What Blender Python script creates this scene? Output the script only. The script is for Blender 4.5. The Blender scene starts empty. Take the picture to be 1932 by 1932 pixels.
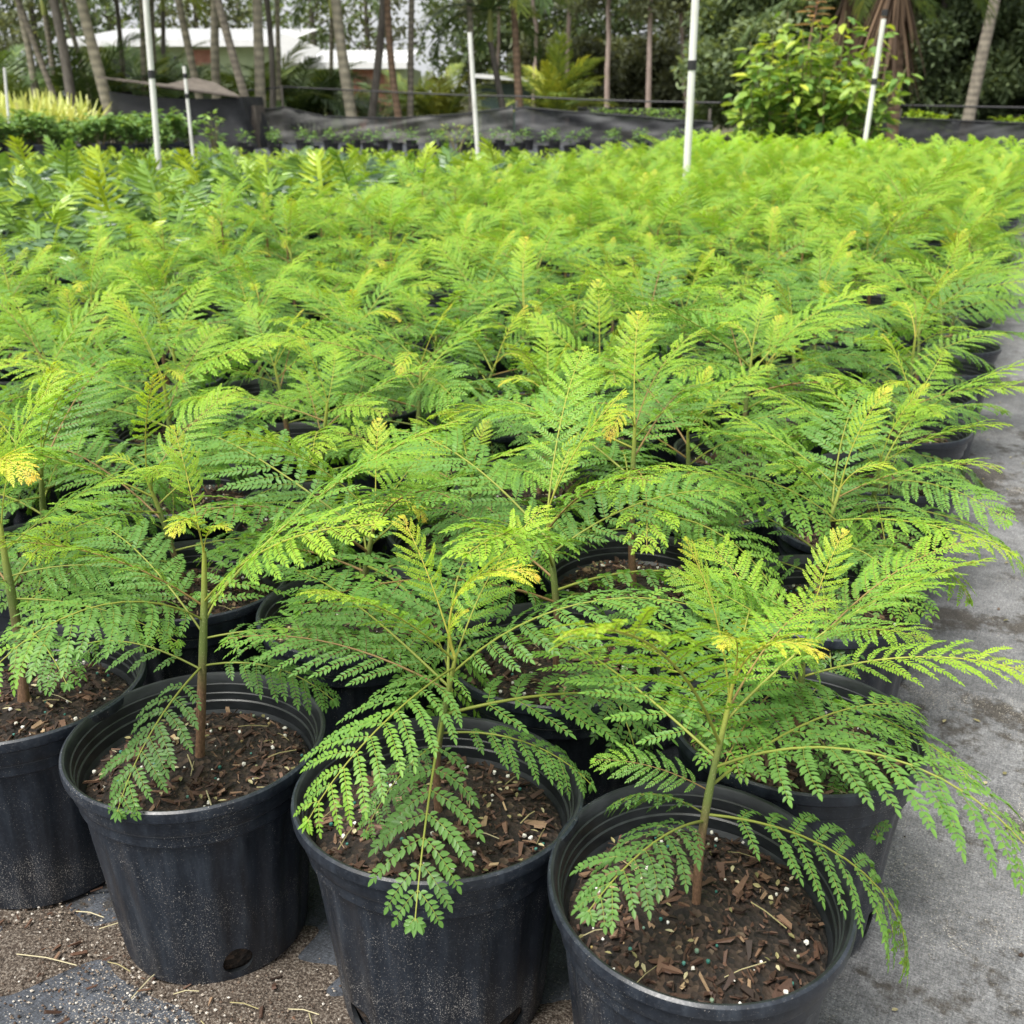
import bpy, bmesh, math, random
import numpy as np
from mathutils import Vector, Matrix, Euler
R = math.radians
rng = np.random.default_rng(7)
random.seed(7)
S = bpy.context.scene
C = S.collection

# ------------------------------------------------------------------ camera
CAM_H, TILT, FPX = 1.02, R(21.0), 2025.0          # focal length in pixels of a 1932 px wide frame
cd = bpy.data.cameras.new('camera'); cam = bpy.data.objects.new('camera', cd); C.objects.link(cam)
cam.location = (0, 0, CAM_H); cam.rotation_euler = (R(90) - TILT, 0, 0)
cd.sensor_width = 36; cd.lens = 36 * FPX / 1932; cd.clip_start = .05; cd.clip_end = 1000
cd.dof.use_dof = True; cd.dof.focus_distance = 1.25; cd.dof.aperture_fstop = 10.5
S.camera = cam
# ------------------------------------------------------------------ light: bright overcast
SUN_EL, SUN_AZ = R(62), R(222)                      # compass-like: direction the light comes from
w = bpy.data.worlds.new('World'); S.world = w; w.use_nodes = True
nt = w.node_tree; bg = nt.nodes['Background']
sky = nt.nodes.new('ShaderNodeTexSky'); sky.sky_type = 'NISHITA'; sky.sun_disc = False
sky.sun_elevation = SUN_EL; sky.sun_rotation = SUN_AZ
sky.air_density = 1.0; sky.dust_density = 6.0; sky.ozone_density = 1.0
hs = nt.nodes.new('ShaderNodeHueSaturation'); hs.inputs['Saturation'].default_value = .22
nt.links.new(sky.outputs[0], hs.inputs['Color']); cloud = nt.nodes.new('ShaderNodeMix'); cloud.data_type = 'RGBA'; cloud.inputs[0].default_value = .8      # even white cloud cover over the blue sky
cloud.inputs[7].default_value = (2.75, 2.82, 2.9, 1); nt.links.new(hs.outputs[0], cloud.inputs[6]); nt.links.new(cloud.outputs[2], bg.inputs['Color'])
bg.inputs['Strength'].default_value = .15
sl = bpy.data.lights.new('sun', 'SUN'); sl.energy = 2.6; sl.angle = R(22); sl.color = (1, .96, .9)
so = bpy.data.objects.new('sun', sl); C.objects.link(so)
sd = Vector((math.sin(SUN_AZ) * math.cos(SUN_EL), math.cos(SUN_AZ) * math.cos(SUN_EL), math.sin(SUN_EL)))
so.rotation_euler = sd.to_track_quat('Z', 'Y').to_euler()
S.view_settings.view_transform = 'Standard'; S.view_settings.look = 'None'
S.view_settings.exposure = 1.12; S.view_settings.gamma = 1
S.render.engine = 'CYCLES'
S.cycles.max_bounces = 8; S.cycles.diffuse_bounces = 4; S.cycles.transmission_bounces = 5; S.cycles.transparent_max_bounces = 12
S.cycles.use_denoising = True

# ------------------------------------------------------------------ materials
def new_mat(name):
    m = bpy.data.materials.new(name); m.use_nodes = True
    t = m.node_tree; return m, t, t.nodes['Principled BSDF']
def N(t, typ, **kw):
    n = t.nodes.new(typ)
    for k, v in kw.items():
        if k in n.inputs: n.inputs[k].default_value = v
        else: setattr(n, k, v)
    return n
def ramp(t, stops, src=None):
    r = t.nodes.new('ShaderNodeValToRGB'); e = r.color_ramp.elements
    while len(e) < len(stops): e.new(.5)
    for k, (p, c) in enumerate(stops):
        e[k].position = p; e[k].color = (*c, 1) if len(c) == 3 else c
    if src is not None: t.links.new(src, r.inputs[0])
    return r
def noise(t, scale, detail=4, rough=.55, vec=None, dist=0):
    n = N(t, 'ShaderNodeTexNoise', Scale=scale, Detail=detail, Roughness=rough, Distortion=dist)
    if vec is not None: t.links.new(vec, n.inputs['Vector'])
    return n
def mapping(t, scale=(1, 1, 1), rot=(0, 0, 0), coord='Object'):
    tc = t.nodes.new('ShaderNodeTexCoord'); m = t.nodes.new('ShaderNodeMapping')
    m.inputs['Scale'].default_value = scale; m.inputs['Rotation'].default_value = rot
    t.links.new(tc.outputs[coord], m.inputs[0]); return m.outputs[0]
def mix(t, fac, a, b, kind='MIX'):
    n = t.nodes.new('ShaderNodeMix'); n.data_type = 'RGBA'; n.blend_type = kind
    for s, v in ((0, fac), (6, a), (7, b)):
        if hasattr(v, 'is_output'): t.links.new(v, n.inputs[s])
        elif isinstance(v, (int, float)): n.inputs[s].default_value = v
        else: n.inputs[s].default_value = (*v, 1)
    return n.outputs[2]
def bump(t, b, h, strength=.4, dist=.01):
    n = N(t, 'ShaderNodeBump', Strength=strength, Distance=dist)
    t.links.new(h, n.inputs['Height']); t.links.new(n.outputs[0], b.inputs['Normal']); return n

def leaf_mat(name, stops, trans=.38, rough=.5, spec=.35, tcol=(1.25, 1.15, .5), objvar=.12, coat=0):
    m, t, b = new_mat(name)
    a = N(t, 'ShaderNodeAttribute', attribute_name='age')
    oi = t.nodes.new('ShaderNodeObjectInfo')
    ad = N(t, 'ShaderNodeMath', operation='MULTIPLY_ADD'); ad.inputs[1].default_value = objvar; 
    t.links.new(oi.outputs['Random'], ad.inputs[0])
    sb = N(t, 'ShaderNodeMath', operation='SUBTRACT'); sb.inputs[1].default_value = objvar / 2
    t.links.new(a.outputs['Fac'], sb.inputs[0]); t.links.new(sb.outputs[0], ad.inputs[2])
    r = ramp(t, stops, ad.outputs[0])
    t.links.new(r.outputs[0], b.inputs['Base Color'])
    b.inputs['Roughness'].default_value = rough; b.inputs['Specular IOR Level'].default_value = spec
    tr = t.nodes.new('ShaderNodeBsdfTranslucent')
    tc = mix(t, 1.0, r.outputs[0], tcol, 'MULTIPLY'); t.links.new(tc, tr.inputs[0])
    ms = t.nodes.new('ShaderNodeMixShader'); ms.inputs[0].default_value = trans
    t.links.new(b.outputs[0], ms.inputs[1]); t.links.new(tr.outputs[0], ms.inputs[2])
    t.links.new(ms.outputs[0], t.nodes['Material Output'].inputs[0])
    return m
M = {}
FERN = [(0, (.088, .185, .052)), (.28, (.160, .335, .068)), (.5, (.262, .478, .048)), (.78, (.430, .590, .045)), (.92, (.640, .660, .070)), (1, (.760, .570, .090))]
M['fern'] = leaf_mat('fern_leaf', FERN, trans=.42, tcol=(1.3, 1.3, .6), rough=.46, spec=.42, objvar=.14)
M['fern_stalk'] = leaf_mat('fern_stalk', [(0, (.16, .20, .05)), (.5, (.26, .30, .05)), (.8, (.40, .42, .07)), (1, (.5, .45, .08))], trans=.15)
M['red_stalk'] = leaf_mat('red_stalk', [(0, (.20, .11, .06)), (.6, (.26, .18, .06)), (1, (.34, .32, .06))], trans=.1)
M['lobed'] = leaf_mat('lobed_leaf', [(0, (.070, .125, .075)), (.35, (.115, .22, .085)), (.65, (.24, .42, .05)), (1, (.52, .64, .04))], trans=.3, rough=.32, spec=.6)
M['broad'] = leaf_mat('broad_leaf', [(0, (.06, .14, .04)), (.4, (.16, .30, .065)), (.75, (.34, .48, .08)), (1, (.56, .62, .08))], trans=.35, rough=.42)
M['palm'] = leaf_mat('palm_leaf', [(0, (.045, .085, .034)), (.5, (.11, .18, .055)), (.8, (.24, .32, .07)), (1, (.46, .48, .08))], trans=.3, rough=.4)
M['dark_tree'] = leaf_mat('dark_tree_leaf', [(0, (.07, .10, .052)), (.5, (.16, .22, .105)), (1, (.32, .40, .20))], trans=.4, rough=.5)
M['pine'] = leaf_mat('pine_leaf', [(0, (.085, .098, .060)), (.5, (.165, .19, .105)), (1, (.27, .31, .16))], trans=.35)
M['shrub'] = leaf_mat('shrub_leaf', [(0, (.07, .15, .05)), (.5, (.17, .31, .08)), (1, (.34, .50, .12))], trans=.3)
M['spiky'] = leaf_mat('spiky_leaf', [(0, (.30, .38, .10)), (.5, (.56, .62, .20)), (1, (.80, .82, .40))], trans=.3)
M['lime'] = leaf_mat('lime_leaf', [(0, (.10, .20, .03)), (.5, (.24, .38, .04)), (1, (.40, .52, .05))], trans=.35)
M['pink'] = leaf_mat('pink_leaf', [(0, (.40, .22, .18)), (1, (.62, .42, .34))], trans=.3)
M['dead_palm'] = leaf_mat('dead_palm_leaf', [(0, (.07, .045, .03)), (1, (.20, .13, .08))], trans=.1, rough=.8)

def bark_mat(name, c1, c2, scale=30, zs=.35, rings=None):
    m, t, b = new_mat(name)
    v = mapping(t, (1, 1, zs))
    n = noise(t, scale, 5, .65, v)
    r = ramp(t, [(.3, c1), (.7, c2)], n.outputs[0])
    t.links.new(r.outputs[0], b.inputs['Base Color']); b.inputs['Roughness'].default_value = .85
    bump(t, b, n.outputs[0], .5, .01)
    if rings:
        wv = N(t, 'ShaderNodeTexWave', Scale=rings, Distortion=2.0, Detail=2.0); wv.bands_direction = 'Z'
        t.links.new(mapping(t), wv.inputs['Vector'])
        c = mix(t, .35, r.outputs[0], wv.outputs[0], 'MULTIPLY'); t.links.new(c, b.inputs['Base Color'])
    return m
def stem_mat():
    m, t, b = new_mat('seedling_stem')
    g = t.nodes.new('ShaderNodeAttribute'); g.attribute_name = 'age'
    v = mapping(t, (1, 1, .5)); n = noise(t, 420, 4, .7, v)
    brown = ramp(t, [(.3, (.085, .045, .025)), (.62, (.22, .125, .07)), (.75, (.36, .26, .16))], n.outputs[0])
    vo = N(t, 'ShaderNodeTexVoronoi', Scale=520.0); t.links.new(v, vo.inputs['Vector'])
    spots = ramp(t, [(.16, (.42, .42, .22)), (.26, (.10, .14, .035))], vo.outputs['Distance'])
    grn = mix(t, .55, spots.outputs[0], (.15, .20, .04))
    f = ramp(t, [(.38, (0, 0, 0)), (.58, (1, 1, 1))], g.outputs['Fac'])
    c = mix(t, f.outputs[0], brown.outputs[0], grn)
    f2 = ramp(t, [(.7, (0, 0, 0)), (.95, (1, 1, 1))], g.outputs['Fac'])
    c2 = mix(t, f2.outputs[0], c, (.27, .31, .05)); t.links.new(c2, b.inputs['Base Color'])
    b.inputs['Roughness'].default_value = .7; bump(t, b, n.outputs[0], .35, .002); return m
M['stem'] = stem_mat()
M['palm_trunk'] = bark_mat('palm_trunk', (.15, .13, .10), (.34, .30, .23), 9, .6, 2.2)
M['palm_trunk_brown'] = bark_mat('palm_trunk_brown', (.12, .07, .04), (.28, .19, .12), 9, .5, 2.2)
M['palm_trunk_pale'] = bark_mat('palm_trunk_pale', (.22, .20, .14), (.42, .38, .28), 7, .8, 1.6)
M['pine_trunk'] = bark_mat('pine_trunk', (.22, .165, .14), (.45, .36, .31), 7, .3)
M['grey_trunk'] = bark_mat('grey_trunk', (.07, .06, .05), (.2, .18, .15), 9, .3)
M['twig'] = bark_mat('twig', (.10, .09, .04), (.24, .2, .1), 40, .3)
M['crownshaft'] = bark_mat('crownshaft', (.22, .26, .07), (.34, .36, .11), 6, .2)

def pot_mat():
    m, t, b = new_mat('black_pot_plastic')
    v = mapping(t); oi = t.nodes.new('ShaderNodeObjectInfo')
    off = t.nodes.new('ShaderNodeVectorMath'); off.operation = 'MULTIPLY_ADD'
    off.inputs[1].default_value = (7, 5, 3)
    cb = t.nodes.new('ShaderNodeCombineXYZ')
    for k in range(3): t.links.new(oi.outputs['Random'], cb.inputs[k])
    t.links.new(cb.outputs[0], off.inputs[0]); t.links.new(v, off.inputs[2]); v2 = off.outputs[0]
    st = t.nodes.new('ShaderNodeMapping'); st.inputs['Scale'].default_value = (1, 1, .12); t.links.new(v2, st.inputs[0])
    streak = noise(t, 70, 3, .6, st.outputs[0])
    base = ramp(t, [(.35, (.009, .012, .018)), (.55, (.016, .021, .030)), (.72, (.030, .038, .050))], streak.outputs[0])
    # dried splash: fine pale specks, denser towards the foot and in patches
    sp = noise(t, 780, 2, .5, v2); patch = noise(t, 11, 4, .65, v2)
    sep = t.nodes.new('ShaderNodeSeparateXYZ'); t.links.new(v, sep.inputs[0])
    mr = N(t, 'ShaderNodeMapRange'); t.links.new(sep.outputs[2], mr.inputs[0])
    mr.inputs[1].default_value = 0; mr.inputs[2].default_value = .26; mr.inputs[3].default_value = .105; mr.inputs[4].default_value = .035
    a = N(t, 'ShaderNodeMath', operation='ADD'); t.links.new(sp.outputs[0], a.inputs[0]); t.links.new(mr.outputs[0], a.inputs[1])
    a2 = N(t, 'ShaderNodeMath', operation='MULTIPLY_ADD'); a2.inputs[1].default_value = .42
    t.links.new(patch.outputs[0], a2.inputs[0]); t.links.new(a.outputs[0], a2.inputs[2])
    f = ramp(t, [(.958, (0, 0, 0)), (.985, (1, 1, 1))], a2.outputs[0])
    haze = noise(t, 260, 3, .7, v2); hz = ramp(t, [(.52, (0, 0, 0)), (.75, (.35, .35, .35))], haze.outputs[0])
    c = mix(t, hz.outputs[0], base.outputs[0], (.075, .083, .098))
    c = mix(t, f.outputs[0], c, (.36, .34, .31))
    t.links.new(c, b.inputs['Base Color'])
    rr = ramp(t, [(.3, (.30,) * 3), (.7, (.46,) * 3)], haze.outputs[0]); t.links.new(rr.outputs[0], b.inputs['Roughness'])
    b.inputs['Specular IOR Level'].default_value = .45
    bump(t, b, haze.outputs[0], .12, .001); return m
M['pot'] = pot_mat()
def inner_mat():
    m, t, b = new_mat('pot_inside'); n = noise(t, 30, 4, .6, mapping(t, (1, 1, 3)))
    r = ramp(t, [(.35, (.010, .012, .014)), (.75, (.030, .034, .038))], n.outputs[0]); t.links.new(r.outputs[0], b.inputs['Base Color']); b.inputs['Roughness'].default_value = .38; return m
M['pot_in'] = inner_mat()
def soil_mat():
    m, t, b = new_mat('potting_soil')
    v = mapping(t); vo = N(t, 'ShaderNodeTexVoronoi', Scale=150.0, Randomness=1.0); t.links.new(v, vo.inputs['Vector'])
    n = noise(t, 90, 5, .7, v)
    r = ramp(t, [(.2, (.010, .007, .005)), (.6, (.034, .022, .015)), (.85, (.085, .055, .036)), (1, (.2, .15, .1))], vo.outputs['Color'])
    c = mix(t, .5, r.outputs[0], n.outputs[0], 'MULTIPLY'); t.links.new(c, b.inputs['Base Color'])
    b.inputs['Roughness'].default_value = .9; bump(t, b, vo.outputs['Distance'], .9, .006); return m
M['soil'] = soil_mat()
def chip_mat(name, stops, rough=.8, spec=.3):
    m, t, b = new_mat(name); a = N(t, 'ShaderNodeAttribute', attribute_name='age')
    r = ramp(t, stops, a.outputs['Fac']); n = noise(t, 300, 3, .6, mapping(t, (1, 1, 1)))
    c = mix(t, .45, r.outputs[0], n.outputs[0], 'MULTIPLY'); t.links.new(c, b.inputs['Base Color'])
    b.inputs['Roughness'].default_value = rough; b.inputs['Specular IOR Level'].default_value = spec; return m
M['chips'] = chip_mat('bark_chips', [(0, (.035, .022, .016)), (.4, (.10, .054, .036)), (.65, (.20, .115, .075)), (.88, (.34, .23, .14)), (1, (.56, .40, .23))], .65)
M['perlite'] = chip_mat('perlite', [(0, (.75, .72, .62)), (1, (.95, .93, .88))])
M['prill'] = chip_mat('fertilizer', [(0, (.02, .14, .11)), (.7, (.10, .28, .24)), (1, (.4, .3, .12))], .35, .5)
M['litter'] = chip_mat('dry_bits', [(0, (.16, .15, .06)), (.5, (.34, .30, .14)), (1, (.62, .56, .36))])
M['grain'] = chip_mat('sand_grain', [(0, (.05, .035, .025)), (.35, (.16, .11, .08)), (.75, (.38, .32, .25)), (1, (.8, .76, .68))])

def cloth_ground(name, dark, light, stain, sand=0.):
    m, t, b = new_mat(name)
    v = mapping(t, (1, 1, 1), (0, 0, R(28)))
    ax = t.nodes.new('ShaderNodeMapping'); ax.inputs['Scale'].default_value = (40, 420, 1); t.links.new(v, ax.inputs[0])
    ay = t.nodes.new('ShaderNodeMapping'); ay.inputs['Scale'].default_value = (420, 40, 1); t.links.new(v, ay.inputs[0])
    n1 = noise(t, 1, 3, .6, ax.outputs[0]); n2 = noise(t, 1, 3, .6, ay.outputs[0])
    av = N(t, 'ShaderNodeMath', operation='ADD'); t.links.new(n1.outputs[0], av.inputs[0]); t.links.new(n2.outputs[0], av.inputs[1])
    big = noise(t, 4.5, 8, .72, v)
    a2 = N(t, 'ShaderNodeMath', operation='MULTIPLY_ADD'); a2.inputs[1].default_value = 1.1; t.links.new(big.outputs[0], a2.inputs[0]); t.links.new(av.outputs[0], a2.inputs[2])
    r = ramp(t, [(.0, dark), (1, light)])
    mr = N(t, 'ShaderNodeMapRange'); mr.inputs[1].default_value = 1.1; mr.inputs[2].default_value = 1.95; t.links.new(a2.outputs[0], mr.inputs[0]); t.links.new(mr.outputs[0], r.inputs[0])
    c = r.outputs[0]
    s1 = noise(t, 2.1, 6, .72, v); s2 = noise(t, 38, 4, .75, v)
    sm = N(t, 'ShaderNodeMath', operation='MULTIPLY_ADD'); sm.inputs[1].default_value = .35
    t.links.new(s2.outputs[0], sm.inputs[0]); t.links.new(s1.outputs[0], sm.inputs[2])
    sf = ramp(t, [(stain, (0, 0, 0)), (stain + .07, (.85, .85, .85))], sm.outputs[0])
    c = mix(t, sf.outputs[0], c, (.040, .032, .022))
    # pale dust and grit
    g = noise(t, 420, 2, .6, v); gb = noise(t, 5, 4, .6, v)
    ga = N(t, 'ShaderNodeMath', operation='MULTIPLY_ADD'); ga.inputs[1].default_value = .5; t.links.new(gb.outputs[0], ga.inputs[0]); t.links.new(g.outputs[0], ga.inputs[2])
    gf = ramp(t, [(.93 - sand, (0, 0, 0)), (1.0 - sand, (.9, .9, .9))], ga.outputs[0])
    c = mix(t, gf.outputs[0], c, (.42, .38, .32))
    fine = noise(t, 330, 3, .8, v); fr = ramp(t, [(.36, (.45,) * 3), (.64, (1.5,) * 3)], fine.outputs[0]); c = mix(t, .8, c, fr.outputs[0], 'MULTIPLY')
    blot = noise(t, 26, 5, .75, v); br = ramp(t, [(.34, (.62,) * 3), (.66, (1.25,) * 3)], blot.outputs[0]); c = mix(t, .8, c, br.outputs[0], 'MULTIPLY')
    t.links.new(c, b.inputs['Base Color']); b.inputs['Roughness'].default_value = .75
    bump(t, b, av.outputs[0], .5, .002); return m
M['cloth_dark'] = cloth_ground('weed_cloth_dark', (.020, .024, .031), (.080, .090, .108), .80, .03)
M['cloth_pale'] = cloth_ground('weed_cloth_pale', (.075, .078, .084), (.25, .25, .25), .69, .03)
def mottled(name, stops, scale, rough=.9, bmp=.4, det=6, zs=1, metallic=0, vec=None):
    m, t, b = new_mat(name); n = noise(t, scale, det, .65, mapping(t, (1, 1, zs)))
    r = ramp(t, stops, n.outputs[0]); t.links.new(r.outputs[0], b.inputs['Base Color']); b.inputs['Roughness'].default_value = rough
    b.inputs['Metallic'].default_value = metallic
    if bmp: bump(t, b, n.outputs[0], bmp, .02)
    return m
M['earth'] = mottled('earth', [(.3, (.05, .055, .025)), (.55, (.10, .09, .055)), (.75, (.19, .16, .11))], 1.2)
M['sandspill'] = mottled('sand_spill', [(.32, (.022, .016, .012)), (.47, (.12, .088, .065)), (.57, (.30, .25, .20)), (.7, (.58, .53, .46))], 300, .95, .9)
M['pvc'] = mottled('white_pvc', [(.3, (.50, .50, .44)), (.5, (.72, .72, .68)), (.7, (.80, .80, .77))], 9, .45, 0, zs=.3)
M['black'] = mottled('black_plastic', [(.3, (.012, .012, .013)), (.7, (.03, .03, .032))], 20, .5, 0)
M['wall_green'] = mottled('pale_green_render', [(.3, (.34, .42, .25)), (.7, (.44, .52, .32))], 2, .85, .1)
M['wall_dark'] = mottled('dark_green_board', [(.3, (.025, .05, .045)), (.7, (.05, .08, .07))], 3, .6, .1)
M['roof_white'] = mottled('white_metal_roof', [(.3, (.72, .73, .73)), (.7, (.84, .84, .84))], 2, .35, 0)
M['red_door'] = mottled('red_brown_boards', [(.3, (.30, .13, .09)), (.7, (.44, .22, .16))], 6, .7, .1)
M['glass'] = mottled('window_glass', [(.3, (.02, .025, .025)), (.7, (.04, .045, .05))], 1, .1, 0)
M['board_brown'] = mottled('weathered_board', [(.3, (.07, .058, .048)), (.7, (.17, .145, .12))], 5, .85, .3)
def shade_cloth(name, dark, light, alpha):
    m, t, b = new_mat(name); n = noise(t, 1.6, 6, .7, mapping(t, (1, 1, 1.6)))
    r = ramp(t, [(.3, dark), (.72, light)], n.outputs[0]); t.links.new(r.outputs[0], b.inputs['Base Color'])
    b.inputs['Roughness'].default_value = .7; b.inputs['Alpha'].default_value = alpha; return m
M['shade'] = shade_cloth('shade_cloth', (.016, .017, .020), (.070, .073, .078), .92)
M['shade_pale'] = shade_cloth('shade_cloth_faded', (.035, .036, .036), (.20, .20, .19), .8)
M['tarp'] = shade_cloth('tarp', (.014, .015, .017), (.045, .047, .05), 1)

# ------------------------------------------------------------------ mesh helpers
class B:
    """collects vertices, faces, a material slot and an age value per vertex, and links them as one mesh object"""
    def __init__(s): s.v = []; s.f = []; s.a = []; s.m = []; s.n = 0
    def add(s, V, F, age=.5, mi=0):
        V = np.asarray(V, float).reshape(-1, 3)
        s.v.append(V); s.a.append(np.broadcast_to(np.asarray(age, float), (len(V),)).copy())
        F = np.asarray(F); s.f.append(F + s.n); s.m.append(np.full(len(F), mi)); s.n += len(V)
    def merge(s, o, mat=None):
        for V, F, A, m_, in zip(o.v, o.f_local(), o.a, o.m):
            if mat is not None: V = V @ np.array(mat.to_3x3()).T + np.array(mat.translation)
            s.v.append(V); s.a.append(A); s.f.append(F + s.n); s.m.append(m_); s.n += len(V)
    def f_local(s):
        out = []; k = 0
        for V, F in zip(s.v, s.f): out.append(F - k); k += len(V)
        return out
    def mesh(s, name, mats, smooth=True):
        me = bpy.data.meshes.new(name)
        V = np.concatenate(s.v); 
        tot = [F.shape[1] for F in s.f]; cnt = np.concatenate([np.full(len(F), k) for F, k in zip(s.f, tot)])
        idx = np.concatenate([F.ravel() for F in s.f]).astype(np.int32)
        me.vertices.add(len(V)); me.vertices.foreach_set('co', V.ravel())
        me.loops.add(len(idx)); me.loops.foreach_set('vertex_index', idx)
        me.polygons.add(len(cnt)); st = np.concatenate([[0], np.cumsum(cnt)[:-1]]).astype(np.int32)
        me.polygons.foreach_set('loop_start', st); me.polygons.foreach_set('loop_total', cnt.astype(np.int32))
        me.polygons.foreach_set('material_index', np.concatenate(s.m).astype(np.int32))
        me.polygons.foreach_set('use_smooth', np.full(len(cnt), smooth))
        me.update(calc_edges=True)
        at = me.attributes.new('age', 'FLOAT', 'POINT'); at.data.foreach_set('value', np.concatenate(s.a).astype(np.float32))
        for m_ in (mats if isinstance(mats, (list, tuple)) else [mats]): me.materials.append(m_)
        return me
    def obj(s, name, mats, parent=None, smooth=True): return link(name, s.mesh(name, mats, smooth), parent)
def link(name, me, parent=None):
    o = bpy.data.objects.new(name, me); C.objects.link(o)
    if parent: o.parent = parent
    return o
def empty(name, loc, rz=0): 
    o = bpy.data.objects.new(name, None); o.location = loc; o.rotation_euler = (0, 0, rz); o.empty_display_size = .05; C.objects.link(o); return o
def tag(o, label, cat, group=None, kind=None):
    if label: o['label'] = label
    if cat: o['category'] = cat
    if group: o['group'] = group
    if kind: o['kind'] = kind
    return o
def copy_tree(o, parent=None):
    c = o.copy(); C.objects.link(c); c.parent = parent
    for ch in o.children: copy_tree(ch, c)
    return c
def nrm(v): return v / np.maximum(np.linalg.norm(v, axis=-1, keepdims=True), 1e-9)
def leaves(b, P, D, Nn, L, W, age, fold=.15, droop=.1, mi=0):
    """pointed oval leaves, folded along the midrib, 6 vertices and 2 faces each"""
    n = len(P); D = nrm(D); E = nrm(np.cross(Nn, D)); Nn = np.cross(D, E)
    L = np.broadcast_to(L, (n,))[:, None]; W = np.broadcast_to(W, (n,))[:, None]
    up = Nn * W * fold; dn = -Nn * L * droop
    V = np.stack([P, P + D * L * .33 + E * W * .5 + up + dn * .2, P + D * L * .70 + E * W * .38 + up + dn * .6, P + D * L + dn,
                  P + D * L * .70 - E * W * .38 + up + dn * .6, P + D * L * .33 - E * W * .5 + up + dn * .2], 1)
    k = np.arange(n)[:, None] * 6
    F = np.concatenate([k + [0, 1, 2, 3], k + [0, 3, 4, 5]])
    b.add(V, F, np.repeat(np.broadcast_to(age, (n,)), 6), mi)
def blades(b, P, D, Nn, L, W, age, droop=.3, seg=3, mi=0):
    """long narrow leaves that bend under their weight"""
    n = len(P); D = nrm(D); E = nrm(np.cross(Nn, D)); L = np.broadcast_to(L, (n,))[:, None]; W = np.broadcast_to(W, (n,))[:, None]
    droop = np.broadcast_to(droop, (n,))[:, None]; rows = []
    for k in range(seg + 1):
        u = k / seg; p = P + D * L * u + np.array([0, 0, -1.]) * L * droop * u * u
        ww = W * .5 * (math.sin(math.pi * min(.12 + u * .88, .97)) ** .6)
        rows += [p - E * ww, p + E * ww]
    V = np.stack(rows, 1); m = V.shape[1]; k = np.arange(n)[:, None] * m
    F = np.concatenate([k + [2 * q, 2 * q + 1, 2 * q + 3, 2 * q + 2] for q in range(seg)])
    b.add(V, F, np.repeat(np.broadcast_to(age, (n,)), m), mi)
def tube(b, pts, rad, sides=6, age=.5, mi=0, cap=False):
    pts = np.asarray(pts, float); n = len(pts); rad = np.broadcast_to(rad, (n,)); age = np.broadcast_to(age, (n,))
    T = nrm(np.gradient(pts, axis=0)); ref = np.array([0, 0, 1.]) if abs(T[:, 2]).mean() < .8 else np.array([1., 0, 0])
    A = nrm(np.cross(T, ref)); Bn = np.cross(T, A); th = np.linspace(0, 2 * math.pi, sides, endpoint=False)
    V = pts[:, None] + rad[:, None, None] * (A[:, None] * np.cos(th)[None, :, None] + Bn[:, None] * np.sin(th)[None, :, None])
    F = [[i * sides + k, i * sides + (k + 1) % sides, (i + 1) * sides + (k + 1) % sides, (i + 1) * sides + k] for i in range(n - 1) for k in range(sides)]
    b.add(V, F, np.repeat(age, sides), mi)
    if cap: b.add(V[-1], [list(range(sides))], age[-1], mi); b.add(V[0], [list(range(sides))[::-1]], age[0], mi)
def box(b, lo, hi, age=.5, mi=0):
    x0, y0, z0 = lo; x1, y1, z1 = hi
    V = [(x0, y0, z0), (x1, y0, z0), (x1, y1, z0), (x0, y1, z0), (x0, y0, z1), (x1, y0, z1), (x1, y1, z1), (x0, y1, z1)]
    b.add(V, [(0, 3, 2, 1), (4, 5, 6, 7), (0, 1, 5, 4), (1, 2, 6, 5), (2, 3, 7, 6), (3, 0, 4, 7)], age, mi)
def fnoise(seed, n=5, sc=1.0):
    r_ = np.random.default_rng(seed); K = r_.normal(size=(n, 2)) * sc; ph = r_.uniform(0, 6.28, n)
    return lambda x, y: sum(np.sin(K[i, 0] * x + K[i, 1] * y + ph[i]) for i in range(n)) / n
def ray(x, y):
    u = (x - 966) / FPX; v = (966 - y) / FPX
    return np.array([u, math.cos(TILT) + v * math.sin(TILT), -math.sin(TILT) + v * math.cos(TILT)])
def at(x, y, Y):
    """the place at distance Y seen at x, y of the 1932 px photograph"""
    d = ray(x, y); return np.array([0, 0, CAM_H]) + d * (Y / d[1])
def seen(p):
    q = np.array(p) - [0, 0, CAM_H]; Z = q[1] * math.cos(TILT) - q[2] * math.sin(TILT)
    u = q[1] * math.sin(TILT) + q[2] * math.cos(TILT)
    return 966 + FPX * q[0] / max(Z, .01), 966 - FPX * u / max(Z, .01), Z

# ------------------------------------------------------------------ ground
ROW = np.array([.907, -.42]); COL = np.array([.42, .907]); P0 = np.array([.19, .87])   # along a row towards the path; away along the path
def sheet(name, pts, z, mat, n=1):
    b = B(); b.add([(x, y, z) for x, y in pts], [tuple(range(len(pts)))]); o = b.obj(name, mat, smooth=False); o['kind'] = 'structure'; return o
sheet('ground', [(-300, -60), (300, -60), (300, 500), (-300, 500)], 0, M['earth'])
sheet('ground_cloth', [(-16, -2.5), (18, -2.5), (18, 29.5), (-16, 29.5)], .004, M['cloth_dark'])
e0 = P0 + ROW * .02 - COL * 3.6; e1 = P0 + ROW * .02 + COL * 17
sheet('path', [e0, e0 + ROW * 2.6, e1 + ROW * 2.6, e1], .008, M['cloth_pale'])

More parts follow.
